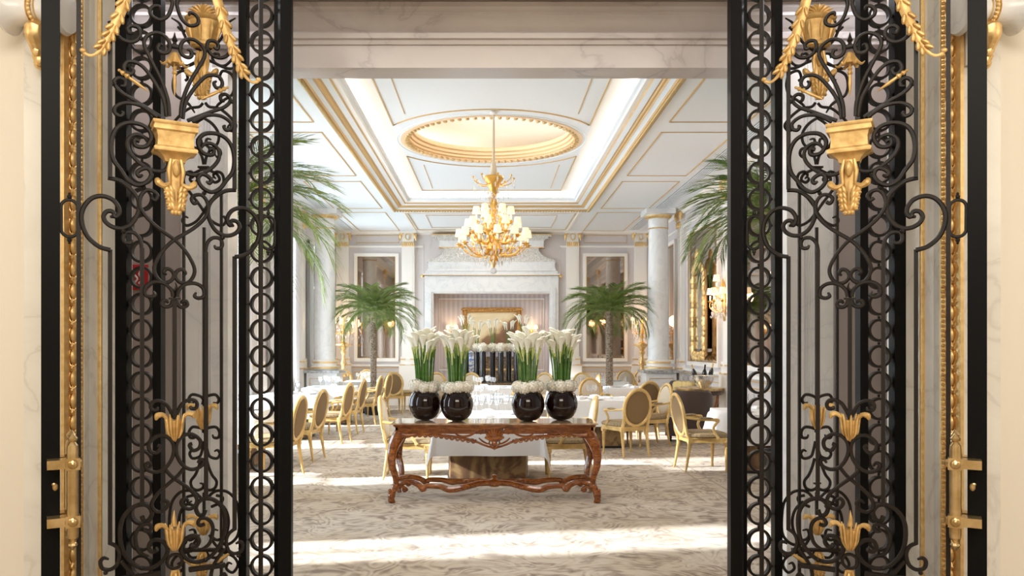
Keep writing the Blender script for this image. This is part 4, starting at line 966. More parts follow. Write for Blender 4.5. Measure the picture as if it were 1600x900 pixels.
    # serpentine stretcher: four arms meeting under the middle
    for sx in (-1,1):
        for sy in (-1,1):
            P = [(1.04,.24,.16),(.97,.20,.185),(.87,.15,.19),(.79,.16,.165),(.74,.20,.125),(.70,.19,.155),(.56,.20,.15),(.46,.23,.125),(.32,.19,.14),(.16,.07,.16),(.0,.02,.16)]
            q = MB().tube(cr([(sx*a_,sy*b_,c_) for a_,b_,c_ in P],5),[.026,.028,.028,.030,.034,.026,.028,.034,.032,.030,.034],8,up=(0,0,1),flat=1.0)
            q.ball((sx*.74,sy*.20,.125),(.035,.03,.028),8,5); q.ball((sx*.93,sy*.17,.115),(.03,.022,.032),8,5); q.tube(cr([(sx*.99,sy*.20,.17),(sx*.94,sy*.18,.14),(sx*.91,sy*.17,.11),(sx*.95,sy*.17,.095)],4),[.02,.02,.018,.008],6)
            q.build('stretcher_arm','walnut',t)
    MB().lathe([(.05,.12),(.07,.14),(.07,.175),(.05,.19),(.02,.21),(.03,.235),(.005,.25)],(0,0,0),16).build('stretcher_boss','walnut',t)
    return t
console()

# ------------------------------------------------------------------ FLOWERS
def calla_bloom():
    q = MB(); n = 14; secs = []
    for i,(z,r_,off) in enumerate([(-.05,.006,0),(-.02,.009,0),(.02,.013,0),(.05,.020,0),(.075,.028,.004),(.095,.036,.010),(.105,.042,.016)]):
        ring_ = []
        for k in range(n):
            a = 2*PI*k/n; lip = max(0,math.cos(a)); f = i/6
            rr = r_*(1+.35*f*f*lip); zz = z+.045*f*f*lip
            ring_.append((math.cos(a)*rr+off*f, math.sin(a)*rr*.9, zz))
        secs.append(ring_)
    # thin wall: outside then inside
    inner = [[(x*.86,y*.86,z+.004) for x,y,z in s_] for s_ in reversed(secs[1:])]
    q.loft(secs+inner, True); return q.mesh('bloom','calla_white',True,60)
BLOOM = calla_bloom()
SPADIX = MB().tube([(0,0,.03),(.002,0,.095)],[.004,.003],6).mesh('spadix','yellow_silk')
THROAT = MB().tube([(0,0,-.12),(0,0,-.07),(0,0,-.03),(0,0,.0)],[.006,.007,.010,.0125],8).mesh('throat','calla_green')
def stem_mesh(L_, r=.006):
    return MB().tube([(0,0,0),(0,0,L_*.5),(0,0,L_)],[r,r,r*.95],7).mesh('stem','stem_green')
def calla(base, tip, label, group, face, parts=True, sc_=1.0, r=.006):
    b, tp = Vector(base), Vector(tip); mid = (b+tp)/2
    t = thing('calla_lily', label, 'flower', b, 0, group)
    d = tp-b; ln = d.length
    # stem curves out gently
    q = MB().tube(cr([(0,0,0),(d.x*.22,d.y*.22,d.z*.45),(d.x*.62,d.y*.62,d.z*.82),tuple(d)],4),[r,r,r*.95,r*.9],6)
    q.build('stem','stem_green',t)
    tilt = .08+.30*random.random()
    bl = link(BLOOM,'bloom',t,tuple(d),(0,tilt,face),(sc_,sc_,sc_*1.02))
    if parts:
        link(THROAT,'throat',t,tuple(d),(0,tilt,face),(sc_,sc_,sc_)); 
        link(SPADIX,'spadix',bl)
    return t
def hydrangea_mesh(r, seed):
    rnd = random.Random(seed); q = MB(); q.ball((0,0,0),(r*.82,r*.82,r*.70),12,8)
    n = 78
    for i in range(n):
        z = 1-2*(i+.5)/n; a = i*2.39996; s_ = math.sqrt(1-z*z)
        d = Vector((s_*math.cos(a),s_*math.sin(a),z)); p = Vector((d.x*r*.90,d.y*r*.90,d.z*r*.80))*(1+rnd.uniform(-.05,.07))
        R = d.to_track_quat('Z','Y').to_matrix() @ Matrix.Rotation(rnd.random()*3,3,'Z')
        e_ = .0125
        for k in range(4):
            b = PI/2*k; u = R @ Vector((math.cos(b),math.sin(b),.0)); v = R @ Vector((-math.sin(b),math.cos(b),0)); nn = R @ Vector((0,0,1))
            q.add([p, p+u*e_*.6+v*e_*.62+nn*.004, p+u*e_*1.15+nn*.001, p+u*e_*.6-v*e_*.62+nn*.004],[(0,1,2,3)])
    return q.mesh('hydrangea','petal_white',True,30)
HYD = [hydrangea_mesh(.075,s_) for s_ in range(3)]
def hyd(loc, label, group, s_=1, k=0):
    o = bpy.data.objects.new('hydrangea_head', HYD[k%3]); C.objects.link(o); o.location = loc; o.rotation_euler = (random.uniform(-.3,.3),random.uniform(-.3,.3),random.uniform(0,6)); o.scale = (s_,s_,s_)
    return tag(o, label, 'flower', group)
globe_prof = [(.0001,0),(.055,.001),(.09,.012),(.125,.038),(.155,.085),(.172,.14),(.174,.18),(.168,.225),(.15,.275),(.120,.315),(.112,.322),(.108,.318),(.135,.278),(.15,.23),(.15,.15),(.10,.06),(.0001,.03)]
vs_ = [(664,8.42,'leftmost globe vase'),(714,8.30,'second globe vase from the left'),(825,8.30,'third globe vase from the left'),(877,8.42,'rightmost globe vase')]
GV = None
for i,(px_,Y,nm) in enumerate(vs_):
    X = (px_-PX)/F*Y
    if GV is None:
        GV = MB().lathe(globe_prof,(0,0,0),48).build('globe_vase','black_glass',None); o = GV
    else: o = GV.copy(); C.objects.link(o)
    o.location = (X,Y,.8135)
    side = ('leftmost of the four on the walnut console','second from the left on the walnut console','third from the left on the walnut console','rightmost of the four on the walnut console')[i]
    tag(o,'glossy black glass globe vase, '+side,'vase','black globe vases on the console')
    rnd = random.Random(30+i)
    for k in range(8):
        a = 2*PI*k/8+i; hyd((X+.108*math.cos(a),Y+.108*math.sin(a),.8135+.355+rnd.uniform(-.01,.015)),'cream hydrangea head in the collar of the '+nm,'hydrangeas of the '+nm,.95+rnd.uniform(0,.12),k)
    for k in range(26):
        rr = .088*math.sqrt((k+.5)/26); a = k*2.4+i
        spread = 1.42+.2*rnd.random() if i not in (1,2) else 1.62
        zt = 1.655+.075*(1-(rr/.088)**2)+rnd.uniform(-.045,.03)
        calla((X+rr*math.cos(a),Y+rr*math.sin(a),1.10),(X+rr*spread*math.cos(a)+rnd.uniform(-.012,.012),Y+rr*spread*math.sin(a),zt-.09),
              'cream calla lily on a long green stem in the '+nm,'calla lilies of the '+nm, a+rnd.uniform(-.6,.6), True, 1.05, .0085)

# ------------------------------------------------------------------ TABLES
def cloth_mesh(hw, hd, drop, zt, seed=0, n=40):
    q = MB(); vs = []; rnd = random.Random(seed); ph = rnd.random()*6
    def axis(h):
        out = []; 
        for k in range(8): out.append(-h-drop*(1-k/8))
        for k in range(n-16+1): out.append(-h+2*h*k/(n-16))
        for k in range(1,9): out.append(h+drop*k/8)
        return out
    A, B_ = axis(hw), axis(hd); nx, ny = len(A), len(B_)
    for s_ in A:
        for t in B_:
            ax = max(abs(s_)-hw,0); ay = max(abs(t)-hd,0); bx_ = max(-hw,min(hw,s_)); by = max(-hd,min(hd,t)); gx = 1 if s_ > 0 else -1; gy = 1 if t > 0 else -1
            if ax == 0 and ay == 0: vs.append((s_,t,zt))
            elif ay == 0: f = ax/drop; vs.append((bx_+gx*(.004+.016*f+.016*f*math.sin(9*t/hd*hd+ph+gx)),t,zt-ax))
            elif ax == 0: f = ay/drop; vs.append((s_,by+gy*(.004+.016*f+.016*f*math.sin(9*s_+ph*2+gy)),zt-ay))
            else:
                d = math.hypot(ax,ay); th = math.atan2(ay,ax); f = d/drop; fold = math.sin(2*th)
                off = .012+.11*f*fold+.02*f*math.sin(6*th); c_ = math.cos(th); sn = math.sin(th)
                vs.append((bx_+gx*(off*(.35+.65*c_)),by+gy*(off*(.35+.65*sn)),zt-d*(1-.04*fold)))
    fs = [(i*ny+j,(i+1)*ny+j,(i+1)*ny+j+1,i*ny+j+1) for i in range(nx-1) for j in range(ny-1)]
    q.add(vs,fs)
    return q
GLASS = {}
def glass_meshes():
    bowl = [(.004,.105),(.02,.112),(.034,.130),(.040,.155),(.038,.18),(.031,.205)]
    stem = [(.036,0),(.036,.002),(.012,.006),(.0045,.012),(.004,.06),(.0045,.106)]
    GLASS['bowl'] = MB().lathe(bowl,(0,0,0),18,cap=False).mesh('bowl','stem_glass'); GLASS['stem'] = MB().lathe(stem,(0,0,0),14,cap=False).mesh('stem','stem_glass')
    GLASS['tum'] = MB().lathe([(.0001,0),(.028,0),(.032,.09),(.031,.09),(.026,.006),(.0001,.006)],(0,0,0),16).mesh('tumbler','stem_glass')
glass_meshes()
def wine_glass(x,y,z,label,group,s_=1):
    t = thing('wine_glass',label,'glass',(x,y,z),0,group)
    link(GLASS['bowl'],'bowl',t,scale=(s_,s_,s_)); link(GLASS['stem'],'stem',t,scale=(s_,s_,s_)); return t
PLATE = MB().lathe([(.0001,.002),(.075,.002),(.085,.006),(.135,.018),(.137,.021),(.085,.010),(.0001,.006)],(0,0,0),28).mesh('plate','porcelain_plate')
NAP = MB().box((0,0,.015),(.11,.17,.028)).box((0,-.02,.034),(.07,.12,.012)).mesh('napkin','linen')
def simple(me, name, loc, label, cat, group=None, rz=0):
    o = bpy.data.objects.new(name, me); C.objects.link(o); o.location = loc; o.rotation_euler = (0,0,rz); return tag(o,label,cat,group)
def table(x, y, where, hw=.55, hd=.55, drop=.38, base=.42, seed=0, glasses=6, plates=2, rz=0, gsc=1.0, zt=.752):
    t = thing('dining_table','dining table with brown brocade base, '+where,'table',(x,y,0),rz)
    MB().prism([(hw*(1 if abs(math.cos(a))>.0 else 0)*max(-1,min(1,1.35*math.cos(a))),hd*max(-1,min(1,1.35*math.sin(a)))) for a in [2*PI*k/32 for k in range(32)]],.715,zt-.004,'XY').build('tabletop','cream_paint',t,False)
    b = MB(); n = 64; prof = []
    for k in range(n):
        a = 2*PI*k/n; c_, s_ = math.cos(a), math.sin(a); rr = base/max(abs(c_),abs(s_))**.75; prof.append((rr*c_,rr*s_))
    b.prism(prof,.035,.715,'XY').build('base_drum','brocade',t)
    MB().prism([(p[0]*1.03,p[1]*1.03) for p in prof],0,.035,'XY').build('plinth','planter',t)
    cm = cloth_mesh(hw+.004,hd+.004,drop,zt,seed).build('tablecloth','linen',None); cm.location = (x,y,0); cm.rotation_euler = (0,0,rz); tag(cm,'white linen tablecloth on the table '+where,'tablecloth')
    rnd = random.Random(seed+5)
    for k in range(glasses):
        a = 2*PI*k/glasses+.4; r_ = .12+.05*(k%2)
        wine_glass(x+r_*math.cos(a)*1.3,y+r_*math.sin(a),zt+.001,'stemmed wine glass on the table '+where,'wine glasses on the table '+where,gsc*rnd.uniform(.95,1.15))
    for k in range(plates):
        a = PI*k/max(1,plates/2)+PI*.1; simple(PLATE,'plate',(x+.36*math.cos(a)*hw/.55,y+.30*math.sin(a)-.05,zt+.001),'white plate set on the table '+where,'plate','plates on the table '+where)
        simple(NAP,'napkin',(x+.36*math.cos(a+1.25),y+.36*math.sin(a+1.25),zt+.001),'folded white napkin on the table '+where,'napkin','napkins on the table '+where,a)
    return t
table(-.04,9.78,'just behind the walnut console',.60,.60,.43,.49,1,10,2,0,1.15)
table(-.10,12.9,'in the middle of the room',.62,.62,.38,.45,2,8,4)
table(-.15,16.4,'before the tall black vases',.60,.60,.38,.42,3,8,2)
table(-3.54,10.4,'by the windows nearest the doorway',.55,.55,.38,.42,4,4,2)
table(-3.56,13.85,'second along the windows',.58,.58,.38,.40,5,6,3)
table(-3.35,16.40,'before the left marble column',.48,.52,.36,.40,6,6,2)
table(-3.05,19.2,'behind the left slender palm',.50,.50,.36,.38,7,6,1)
table(1.72,12.75,'before the back-turned armchair at right',.52,.52,.40,.40,8,5,3)
table(1.70,15.8,'right of centre, second row back',.52,.52,.38,.38,9,4,2)
table(2.92,16.4,'before the right marble column',.55,.50,.40,.42,10,4,2)
table(2.75,19.1,'behind the right slender palm',.50,.50,.36,.38,11,8,1)
table(3.58,10.3,'at the far right edge',.56,.56,.38,.42,12,2,2)

# ------------------------------------------------------------------ CHAIRS
def make_chair(label, arms=True):
    t = thing('oval_back_chair', label, 'chair')
    # seat frame
    def outline(s_=1, fr=.27, bk=.22):
        P = [(-bk,-.24),(bk,-.24),(fr,.20),(fr-.03,.26),(.12,.285),(-.12,.285),(-fr+.03,.26),(-fr,.20)]
        return [(x*s_,y*s_) for x,y in P]
    f = MB().prism(outline(),.375,.435,'XY').prism(outline(1.03),.425,.437,'XY').prism(outline(1.02),.374,.384,'XY').build('seat_frame','chair_gilt',t,False)
    secs = []
    for z, s_ in ((.436,.96),(.455,1.0),(.478,.985),(.495,.90),(.507,.70),(.512,.35)): 
        pts = [Vector((x*s_,y*s_+.01*(1-s_),z)) for x,y in cr_loop(outline())]
        secs.append(pts)
    MB().loft(secs).build('seat','seat_fabric',t)
    leg_f = [(.013,0),(.019,.02),(.016,.035),(.014,.05),(.025,.29),(.029,.305),(.022,.315),(.022,.325),(.031,.335),(.031,.378)]
    for sx in (-1,1):
        MB().lathe(leg_f,(sx*.235,.235,0),12).box((sx*.235,.235,.375),(.06,.06,.065)).build('leg','chair_gilt',t)
        MB().tube([(sx*.215,-.30,0),(sx*.212,-.285,.05),(sx*.205,-.24,.33),(sx*.205,-.235,.43)],[.013,.015,.026,.028],10).box((sx*.205,-.235,.40),(.055,.055,.07)).build('leg','chair_gilt',t)
    # oval back, leaning a little
    tilt = .17; zc_, hw_, hh = .715, .215, .262; yb = -.27
    def bp(x,z,dy=0): return (x, yb-(z-.45)*math.sin(tilt)+dy, z)
    ov = [bp(hw_*math.cos(a),zc_+hh*math.sin(a)) for a in [2*PI*k/36 for k in range(36)]]
    bf = MB().tube(ov,.026,8,True,up=(0,1,0),flat=.9)
    for sx in (-1,1): bf.tube(cr([(sx*.205,-.245,.42),bp(sx*.207,.50),bp(sx*.205,.60),bp(sx*.212,.68)],4),[.026,.022,.018,.02],8)
    bf.build('back_frame','chair_gilt',t)
    Rt = Matrix.Rotation(tilt,3,'X')
    c_ = Vector(bp(0,zc_))
    MB().ball(c_+Vector((0,.012,0)),(hw_-.022,.026,hh-.022),24,8,Rt).build('backrest','back_cream',t)
    MB().ball(c_+Vector((0,-.010,0)),(hw_-.024,.018,hh-.024),24,8,Rt).build('back_panel','back_fabric',t)
    if arms:
        for sx in (-1,1):
            a = MB().tube(cr([bp(sx*.215,.70,.0),(sx*.245,-.22,.685),(sx*.275,-.05,.67),(sx*.285,.06,.668),(sx*.290,.10,.66),(sx*.285,.085,.63),(sx*.27,.05,.57),(sx*.262,.07,.50),(sx*.262,.115,.43)],4),[.02,.017,.017,.022,.024,.018,.016,.018,.022],8)
            am = a.build('arm','chair_gilt',t)
            MB().ball((sx*.268,-.06,.688),(.030,.11,.018),10,6,Matrix.Rotation(-sx*.18,3,'Z')).build('arm_pad','seat_fabric',am)
    return t
def cr_loop(P): return [(v.x,v.y) for v in cr([(x,y,0) for x,y in P],3,True)]
CH = make_chair('x', True); CN = make_chair('x', False)
used = {'a': False, 'n': False}
def chair(x, y, face, label, arms=True, group=None):       # face: direction looked at, degrees from +Y anticlockwise
    k = 'a' if arms else 'n'; src = CH if arms else CN; rz = math.radians(face)
    if not used[k]:
        used[k] = True; src.location = (x,y,0); src.rotation_euler = (0,0,rz); src['label'] = label; return src
    return dup(src,(x,y,0),rz,label)
L_ = 'gilt oval-back armchair '
chair(-2.68,9.72,84,L_+'at far left beside the gate, nearest of the left row')
chair(-2.72,11.15,80,L_+'second from the gate in the left row, facing the windows')
chair(-2.69,13.1,80,L_+'third from the gate in the left row, armrest towards the room')
chair(-2.69,14.5,84,L_+'fourth from the gate in the left row')
chair(-2.62,16.2,84,L_+'fifth from the gate in the left row',)
chair(-2.60,17.5,80,L_+'farthest of the left row, before the marble column')
chair(-2.35,18.75,10,'gilt oval-back chair turned away, its brown oval back seen full, left of the console',False)
chair(-2.0,19.6,80,'pale gilt oval-back chair at far left centre, near the back wall',False)
chair(-4.04,16.95,-90,'gilt oval-back chair tight between window wall and white table by the left column',False)
chair(-3.25,20.15,180,'gilt oval-back chair against the back wall facing the room, under the left candelabrum',False)
chair(-1.00,9.62,-90,L_+'left of the table behind the console, seen between the console legs')
chair(.92,9.62,90,L_+'right of the table behind the console, seen between the console legs')
chair(.42,14.05,150,L_+'in the middle of the room, seen between the black globe vases')
chair(.62,15.2,20,'gilt oval-back chair turned away, behind the third black globe vase',False)
chair(-1.15,17.9,200,'gilt oval-back chair near the fireplace, behind the leftmost callas',False)
chair(-.52,17.75,170,'gilt oval-back chair in front of the blue and white jar',False)
chair(1.12,17.9,160,'gilt oval-back chair near the fireplace, behind the right-hand globe vases',False)
chair(1.98,11.62,22,L_+'turned away in the foreground right, brown oval back towards the doorway')
chair(2.52,12.75,105,L_+'just behind the foreground right armchair, only its rim above it')
chair(2.62,13.95,20,L_+'turned away, brown back, behind the foreground right armchair')
chair(1.95,14.75,190,L_+'facing the doorway right of centre, pale inner back in view')
chair(2.05,18.0,170,L_+'near the right slender palm, facing the room')
chair(1.95,16.9,95,'gilt oval-back chair seen edge on beside the wine glasses, right of centre',False)
chair(3.40,19.85,175,'gilt oval-back chair by the back wall left of the right column pedestal',False)
chair(2.73,10.22,-84,L_+'at right in profile with woven beige back, nearest the right gate')

# ------------------------------------------------------------------ TALL BLACK VASES, FIREPLACE, PAINTING
sb = thing('low_console','long low console in front of the fireplace carrying the tall black vases','table',(.03,19.35,0))
MB().bx(-.85,.85,-.22,.22,.71,.75).build('table_top','black_lacquer',sb,False)
for sx in (-1,1):
    for sy in (-1,1): MB().lathe([(.02,0),(.035,.3),(.04,.71)],(sx*.75,sy*.16,0),12).build('leg','chair_gilt',sb)
TV = None
tall = [(745,19.45,1,0),(754.5,19.25,0,1),(770,19.45,1,0),(782.5,19.25,0,1),(795,19.45,1,0),(807,19.25,0,1),(728,19.40,2,0),(817,19.40,2,0)]
for i,(px_,Y,cal,fr_) in enumerate(tall):
    X = (px_-PX)/F*Y
    if TV is None: TV = MB().lathe([(.0001,0),(.072,0),(.072,.78),(.066,.78),(.066,.02),(.0001,.02)],(0,0,0),24).build('cylinder_vase','black_lacquer',None); o = TV
    else: o = TV.copy(); C.objects.link(o)
    o.location = (X,Y,.751)
    order = sorted(range(8), key=lambda k: tall[k][0]).index(i)
    ordn = ('leftmost','second from the left','third from the left','fourth from the left','fifth from the left','sixth from the left','seventh from the left','rightmost')[order]
    tag(o,'tall black cylinder vase before the fireplace, '+ordn+' of eight','vase','tall cylinder vases')
    hyd((X,Y,1.56),'white hydrangea ball on the tall cylinder vase '+ordn+' of eight','flower heads on the cylinder vases',1.95,i)
    if cal:
        rnd = random.Random(90+i); up_ = .0 if cal == 1 else .12
        for k in range(6):
            a = k*1.05; rr = .03
            calla((X+rr*math.cos(a),Y-.02+rr*math.sin(a)*.6,1.62),(X+(rr+.05)*math.cos(a)*1.3,Y-.02+(rr+.05)*math.sin(a),2.08+up_+rnd.uniform(-.05,.04)),'white calla lily standing in the tall cylinder vase '+ordn+' of eight','calla lilies of the tall vase '+ordn, a, False, 1.15, .009)
# carved fireplace chest
fp = thing('fireplace_chest','dark carved low fireplace front with gold fillets behind the tall black vases','fireplace',(0,HY1+.1,0))
MB().bx(-.78,.78,-.18,.10,.0,1.26).build('body','carved_dark',fp,False)
MB().bx(-.84,.84,-.22,.12,1.26,1.32).build('shelf','carved_dark',fp,False)
MB().bx(-.60,.60,-.19,-.18,.95,1.0).bx(-.60,.60,-.19,-.18,.2,.24).bx(-.80,-.74,-.19,-.18,0,1.26).bx(.74,.80,-.19,-.18,0,1.26).build('gold_fillet','gilt',fp,False)
jr = MB().lathe([(.0001,0),(.08,0),(.10,.04),(.16,.22),(.19,.40),(.17,.50),(.10,.57),(.09,.60),(.12,.62),(.12,.64),(.06,.70),(.02,.74),(.001,.76)],(0,0,0),28).build('ginger_jar','porcelain_blue',None)
jr.location = (-.60,20.45,.80); tag(jr,'blue and white porcelain jar left of the tall black vases','jar')
js = thing('jar_stand','small dark square stand under the blue and white jar','stand',(-.60,20.45,0))
MB().bx(-.17,.17,-.17,.17,.74,.80).build('stand_top','black_lacquer',js,False)
for sx in (-1,1):
    for sy in (-1,1): MB().bx(sx*.12,sx*.15,sy*.12,sy*.15,0,.74).build('leg','black_lacquer',js,False)
pt = thing('framed_painting','landscape painting of a brown hill under a pale sky in a carved gold frame','painting',(.02,HY1+.335,0))
x0,x1,z0,z1 = -.82,.80,1.52,2.66
MB().bx(x0+.12,x1-.12,-.04,-.02,z0+.12,z1-.12).build('canvas','landscape',pt,False); pt.children[0].location = (0,0,0)
f = MB()
for (a,b,c_,d) in ((x0,x1,z0,z0+.13),(x0,x1,z1-.13,z1),(x0,x0+.13,z0+.13,z1-.13),(x1-.13,x1,z0+.13,z1-.13)): f.bx(a,b,-.07,0,c_,d)
fr_ = f.build('frame','frame_gilt',pt,False)
f = MB(); f.tube([(x0+.03,-.08,z0+.03),(x1-.03,-.08,z0+.03),(x1-.03,-.08,z1-.03),(x0+.03,-.08,z1-.03)],.022,6,True); f.tube([(x0+.12,-.075,z0+.12),(x1-.12,-.075,z0+.12),(x1-.12,-.075,z1-.12),(x0+.12,-.075,z1-.12)],.014,6,True)
for cx_ in (x0+.06,0,x1-.06):
    for cz in (z0+.06,z1-.06):
        for k in range(5): f.ball((cx_+(k-2)*.035,-.085,cz+.012*math.cos(k*2)),(.03,.018,.03),7,5)
f.build('frame_carving','frame_gilt',fr_)
def small_sconce(x, label):
    t = thing('candle_sconce',label,'wall light',(x,HY1+.34,0))
    a = MB().ball((0,-.01,1.98),(.05,.02,.09),10,6)
    for sx in (-1,1): a.tube(cr([(0,-.03,1.95),(sx*.06,-.08,1.92),(sx*.12,-.09,1.95),(sx*.12,-.09,2.0)],4),.010,6); a.lathe([(.008,2.0),(.03,2.01),(.03,2.015)],(sx*.12,-.09,0),10)
    a.build('arm','chandelier_gold',t)
    for sx in (-1,1):
        MB().lathe([(.013,2.015),(.013,2.10)],(sx*.12,-.09,0),8).build('candle','candle',t); MB().lathe([(.065,2.08),(.042,2.18)],(sx*.12,-.09,0),16,cap=False).build('lamp_shade','shade_glow',t)
    light('sconce_light','POINT',(x,HY1+.10,2.12),5,(1,.66,.36),rad=.08)
small_sconce(-1.08,'two-light candle sconce left of the painting'); small_sconce(1.10,'two-light candle sconce right of the painting')

# ------------------------------------------------------------------ PALMS
def frond_mesh(Lf, droop, seed, nl=46, ll=.30):
    rnd = random.Random(seed); q = MB(); pts = []
    n = 14; p = Vector((0,0,0)); ang = 0
    for i in range(n+1):
        t = i/n; pts.append(p.copy()); a = droop*t**1.3*2.0; p = p+Vector((math.cos(a),0,-math.sin(a)))*(Lf/n)
    q.tube(pts,[.012,.009,.006,.002],5)
    for i in range(nl):
        t = .12+.88*i/(nl-1); f = t*n; k = min(int(f),n-1); b = pts[k].lerp(pts[k+1],f-k); d = (pts[k+1]-pts[k]).normalized()
        up = Vector((0,1,0)).cross(d)*-1
        ln = ll*math.sin(PI*min(1,.18+.82*(1-t)*.95+.05))*(.85+.3*rnd.random())
        for s_ in (-1,1):
            o = (d*(.55+.35*t)+Vector((0,s_,0))*(.85-.25*t)+up*(.18+rnd.uniform(-.12,.12))).normalized()
            m_ = b+o*ln*.55; e_ = b+o*ln*.95+Vector((0,0,-ln*.22)); wv_ = d*.0088+up*.003
            q.add([b-wv_*.6,b+wv_*.6,m_+wv_,e_,m_-wv_],[(0,1,2,4),(4,2,3)])
    return q.mesh('frond','frond_green',False)
def palm(loc, H, tr, Lf, nf, label, seed, ll=.30, lean=0):
    t = thing('potted_palm',label,'palm',loc)
    rnd = random.Random(seed)
    pr = []; z = .35
    while z < H: 
        r_ = tr*(1.05-.15*(z/H)); pr += [(r_*1.10,z),(r_*.90,z+.028)]; z += .04
    pr.append((tr*1.3,H)); pr.append((tr*.6,H+.12)); 
    MB().lathe(pr,(0,0,0),16).build('trunk','trunk_bark',t)
    MB().lathe([(.15,0),(.20,.02),(.24,.40),(.25,.42),(.23,.42),(.22,.38),(.0001,.38)],(0,0,0),28).build('planter','planter',t)
    ms = [frond_mesh(Lf*(.85+.1*k),(.55+.13*k),seed*10+k,46,ll) for k in range(4)]
    for i in range(nf):
        t_f = i/nf; az = i*2.39996; el = 1.25-1.25*t_f**.9+rnd.uniform(-.1,.1)
        link(ms[i%4],'frond',t,(.03*math.cos(az),.03*math.sin(az),H+.06),(0,-el,az))
    return t
palm((-3.02,8.75,0),3.02,.075,1.45,44,'large potted palm at left foreground, fronds arching out past the left gate',1,.34)
palm((3.30,8.9,0),2.98,.075,1.12,44,'large potted palm at right foreground, fronds arching out past the right gate',2,.34)
palm((-2.76,18.4,0),2.35,.075,1.12,46,'slender palm standing before the left wall mirror at the back',3,.30)
palm((2.74,18.3,0),2.35,.085,1.12,46,'slender palm standing before the right wall mirror at the back',4,.30)

# ------------------------------------------------------------------ CHANDELIER
def arm_pts(r, z, cup): return cr([(.05,0,z-.10),(r*.35,0,z-.19),(r*.7,0,z-.17),(r*.95,0,z-.06),(r,0,cup)],4)
CRY = MB().octa((0,0,0),.011,.05).mesh('crystal_drop','crystal',False)
CAND = MB().lathe([(.014,0),(.014,.09)],(0,0,0),8).mesh('candle','candle'); SHD = MB().lathe([(.060,.08),(.043,.185),(.041,.185),(.058,.08)],(0,0,0),18,cap=False).mesh('lamp_shade','shade_glow')
PANM = MB().lathe([(.008,-.03),(.02,-.02),(.028,-.005),(.05,.0),(.055,.008),(.02,.006),(.016,.03)],(0,0,0),12).mesh('drip_pan','chandelier_gold')
def chandelier():
    cx_, cy = .03, 11.4
    t = thing('chandelier','large gilt and crystal chandelier with three tiers of small glowing shades','chandelier',(cx_,cy,0))
    MB().lathe([(.06,4.99),(.055,4.97),(.02,4.95)],(0,0,0),16).build('ceiling_rose','cream_paint',t)
    MB().tube([(0,0,4.96),(0,0,4.3),(0,0,4.08)],[.016,.020,.016],8).lathe([(.02,4.28),(.045,4.20),(.05,4.12),(.04,4.06)],(0,0,0),10).build('hanging_rod','lamp_linen',t)
    MB().lathe([(.02,4.07),(.14,4.06),(.15,4.03),(.11,3.98),(.085,3.93),(.06,3.88),(.045,3.80),(.05,3.78),(.02,3.76)],(0,0,0),20).build('crown','chandelier_gold',t)
    MB().lathe([(.03,3.76),(.06,3.66),(.035,3.58),(.05,3.50),(.03,3.45),(.055,3.36),(.09,3.30),(.05,3.22),(.04,3.12),(.10,3.05),(.14,3.0),(.10,2.95),(.05,2.90),(.07,2.84),(.03,2.78),(.02,2.74)],(0,0,0),16).build('stem','chandelier_gold',t)
    MB().ball((0,0,2.69),.045,12,8).build('ball_finial','crystal',t)
    am = {}
    for nm, r, z, cup, n, a0 in (('low',.50,3.10,3.06,12,.1),('mid',.37,3.28,3.22,9,.3),('top',.25,3.45,3.40,6,.0)):
        me = MB().tube(arm_pts(r,z,cup),[.013,.012,.010,.009],6).tube(cr([(r*.5,0,z-.19),(r*.55,0,z-.10),(r*.68,0,z-.10),(r*.66,0,z-.14)],4),[.008,.007,.004],5).ball((r*.35,0,z-.19),(.02,.02,.02),6,4).mesh('arm','chandelier_gold')
        for k in range(n):
            a = a0+2*PI*k/n; ar = link(me,'arm',t,(0,0,0),(0,0,a))
            link(PANM,'drip_pan',ar,(r,0,cup+.0)); link(CAND,'candle',ar,(r,0,cup+.01)); link(SHD,'lamp_shade',ar,(r,0,cup+.04))
    ca = MB().tube(cr([(.05,0,3.97),(.13,0,3.93),(.22,0,3.95),(.29,0,4.0),(.30,0,4.03)],4),[.008,.007,.005],5).ball((.30,0,4.04),.018,6,4).mesh('crown_arm','chandelier_gold')
    for k in range(8): link(ca,'crown_arm',t,(0,0,0),(0,0,2*PI*k/8+.2))
    rnd = random.Random(5); n = 0
    rows = [(.30,3.99,8),(.30,3.92,8),(.52,2.96,24),(.40,2.92,18),(.26,2.86,14),(.13,2.80,10),(.22,3.78,10),(.50,3.0,8)]
    for r, z, m_ in rows:
        for k in range(m_):
            a = 2*PI*(k+.5*rnd.random())/m_; link(CRY,'crystal_drop',t,(r*math.cos(a),r*math.sin(a),z+rnd.uniform(-.03,.03)),(0,0,a),(1.2,1.2,1.35)); n += 1
    q = MB()
    for i in range(520):
        a = rnd.random()*2*PI; zz = rnd.uniform(2.80,3.85); 
        env = .10+.36*max(0,min(1,(3.75-zz)/.75)); 
        if zz < 3.0: env = .15+.35*(zz-2.78)/.22
        r = env*math.sqrt(rnd.uniform(.15,1)); q.octa((r*math.cos(a),r*math.sin(a),zz),.009,.028)
    tag(q.build('crystal_strings','crystal',t,False),kind='stuff')
    g = MB()
    for i in range(60):
        a = rnd.random()*2*PI; zz = rnd.uniform(2.98,3.6); r = (.08+.28*(3.7-zz)/.7)*rnd.uniform(.5,1); g.ball((r*math.cos(a),r*math.sin(a),zz),(.018,.018,.022),6,4)
    tag(g.build('gilt_flowers','chandelier_gold',t),kind='stuff')
    light('chandelier_light','POINT',(cx_,cy,3.35),24,(1,.76,.50),rad=.35)
chandelier()

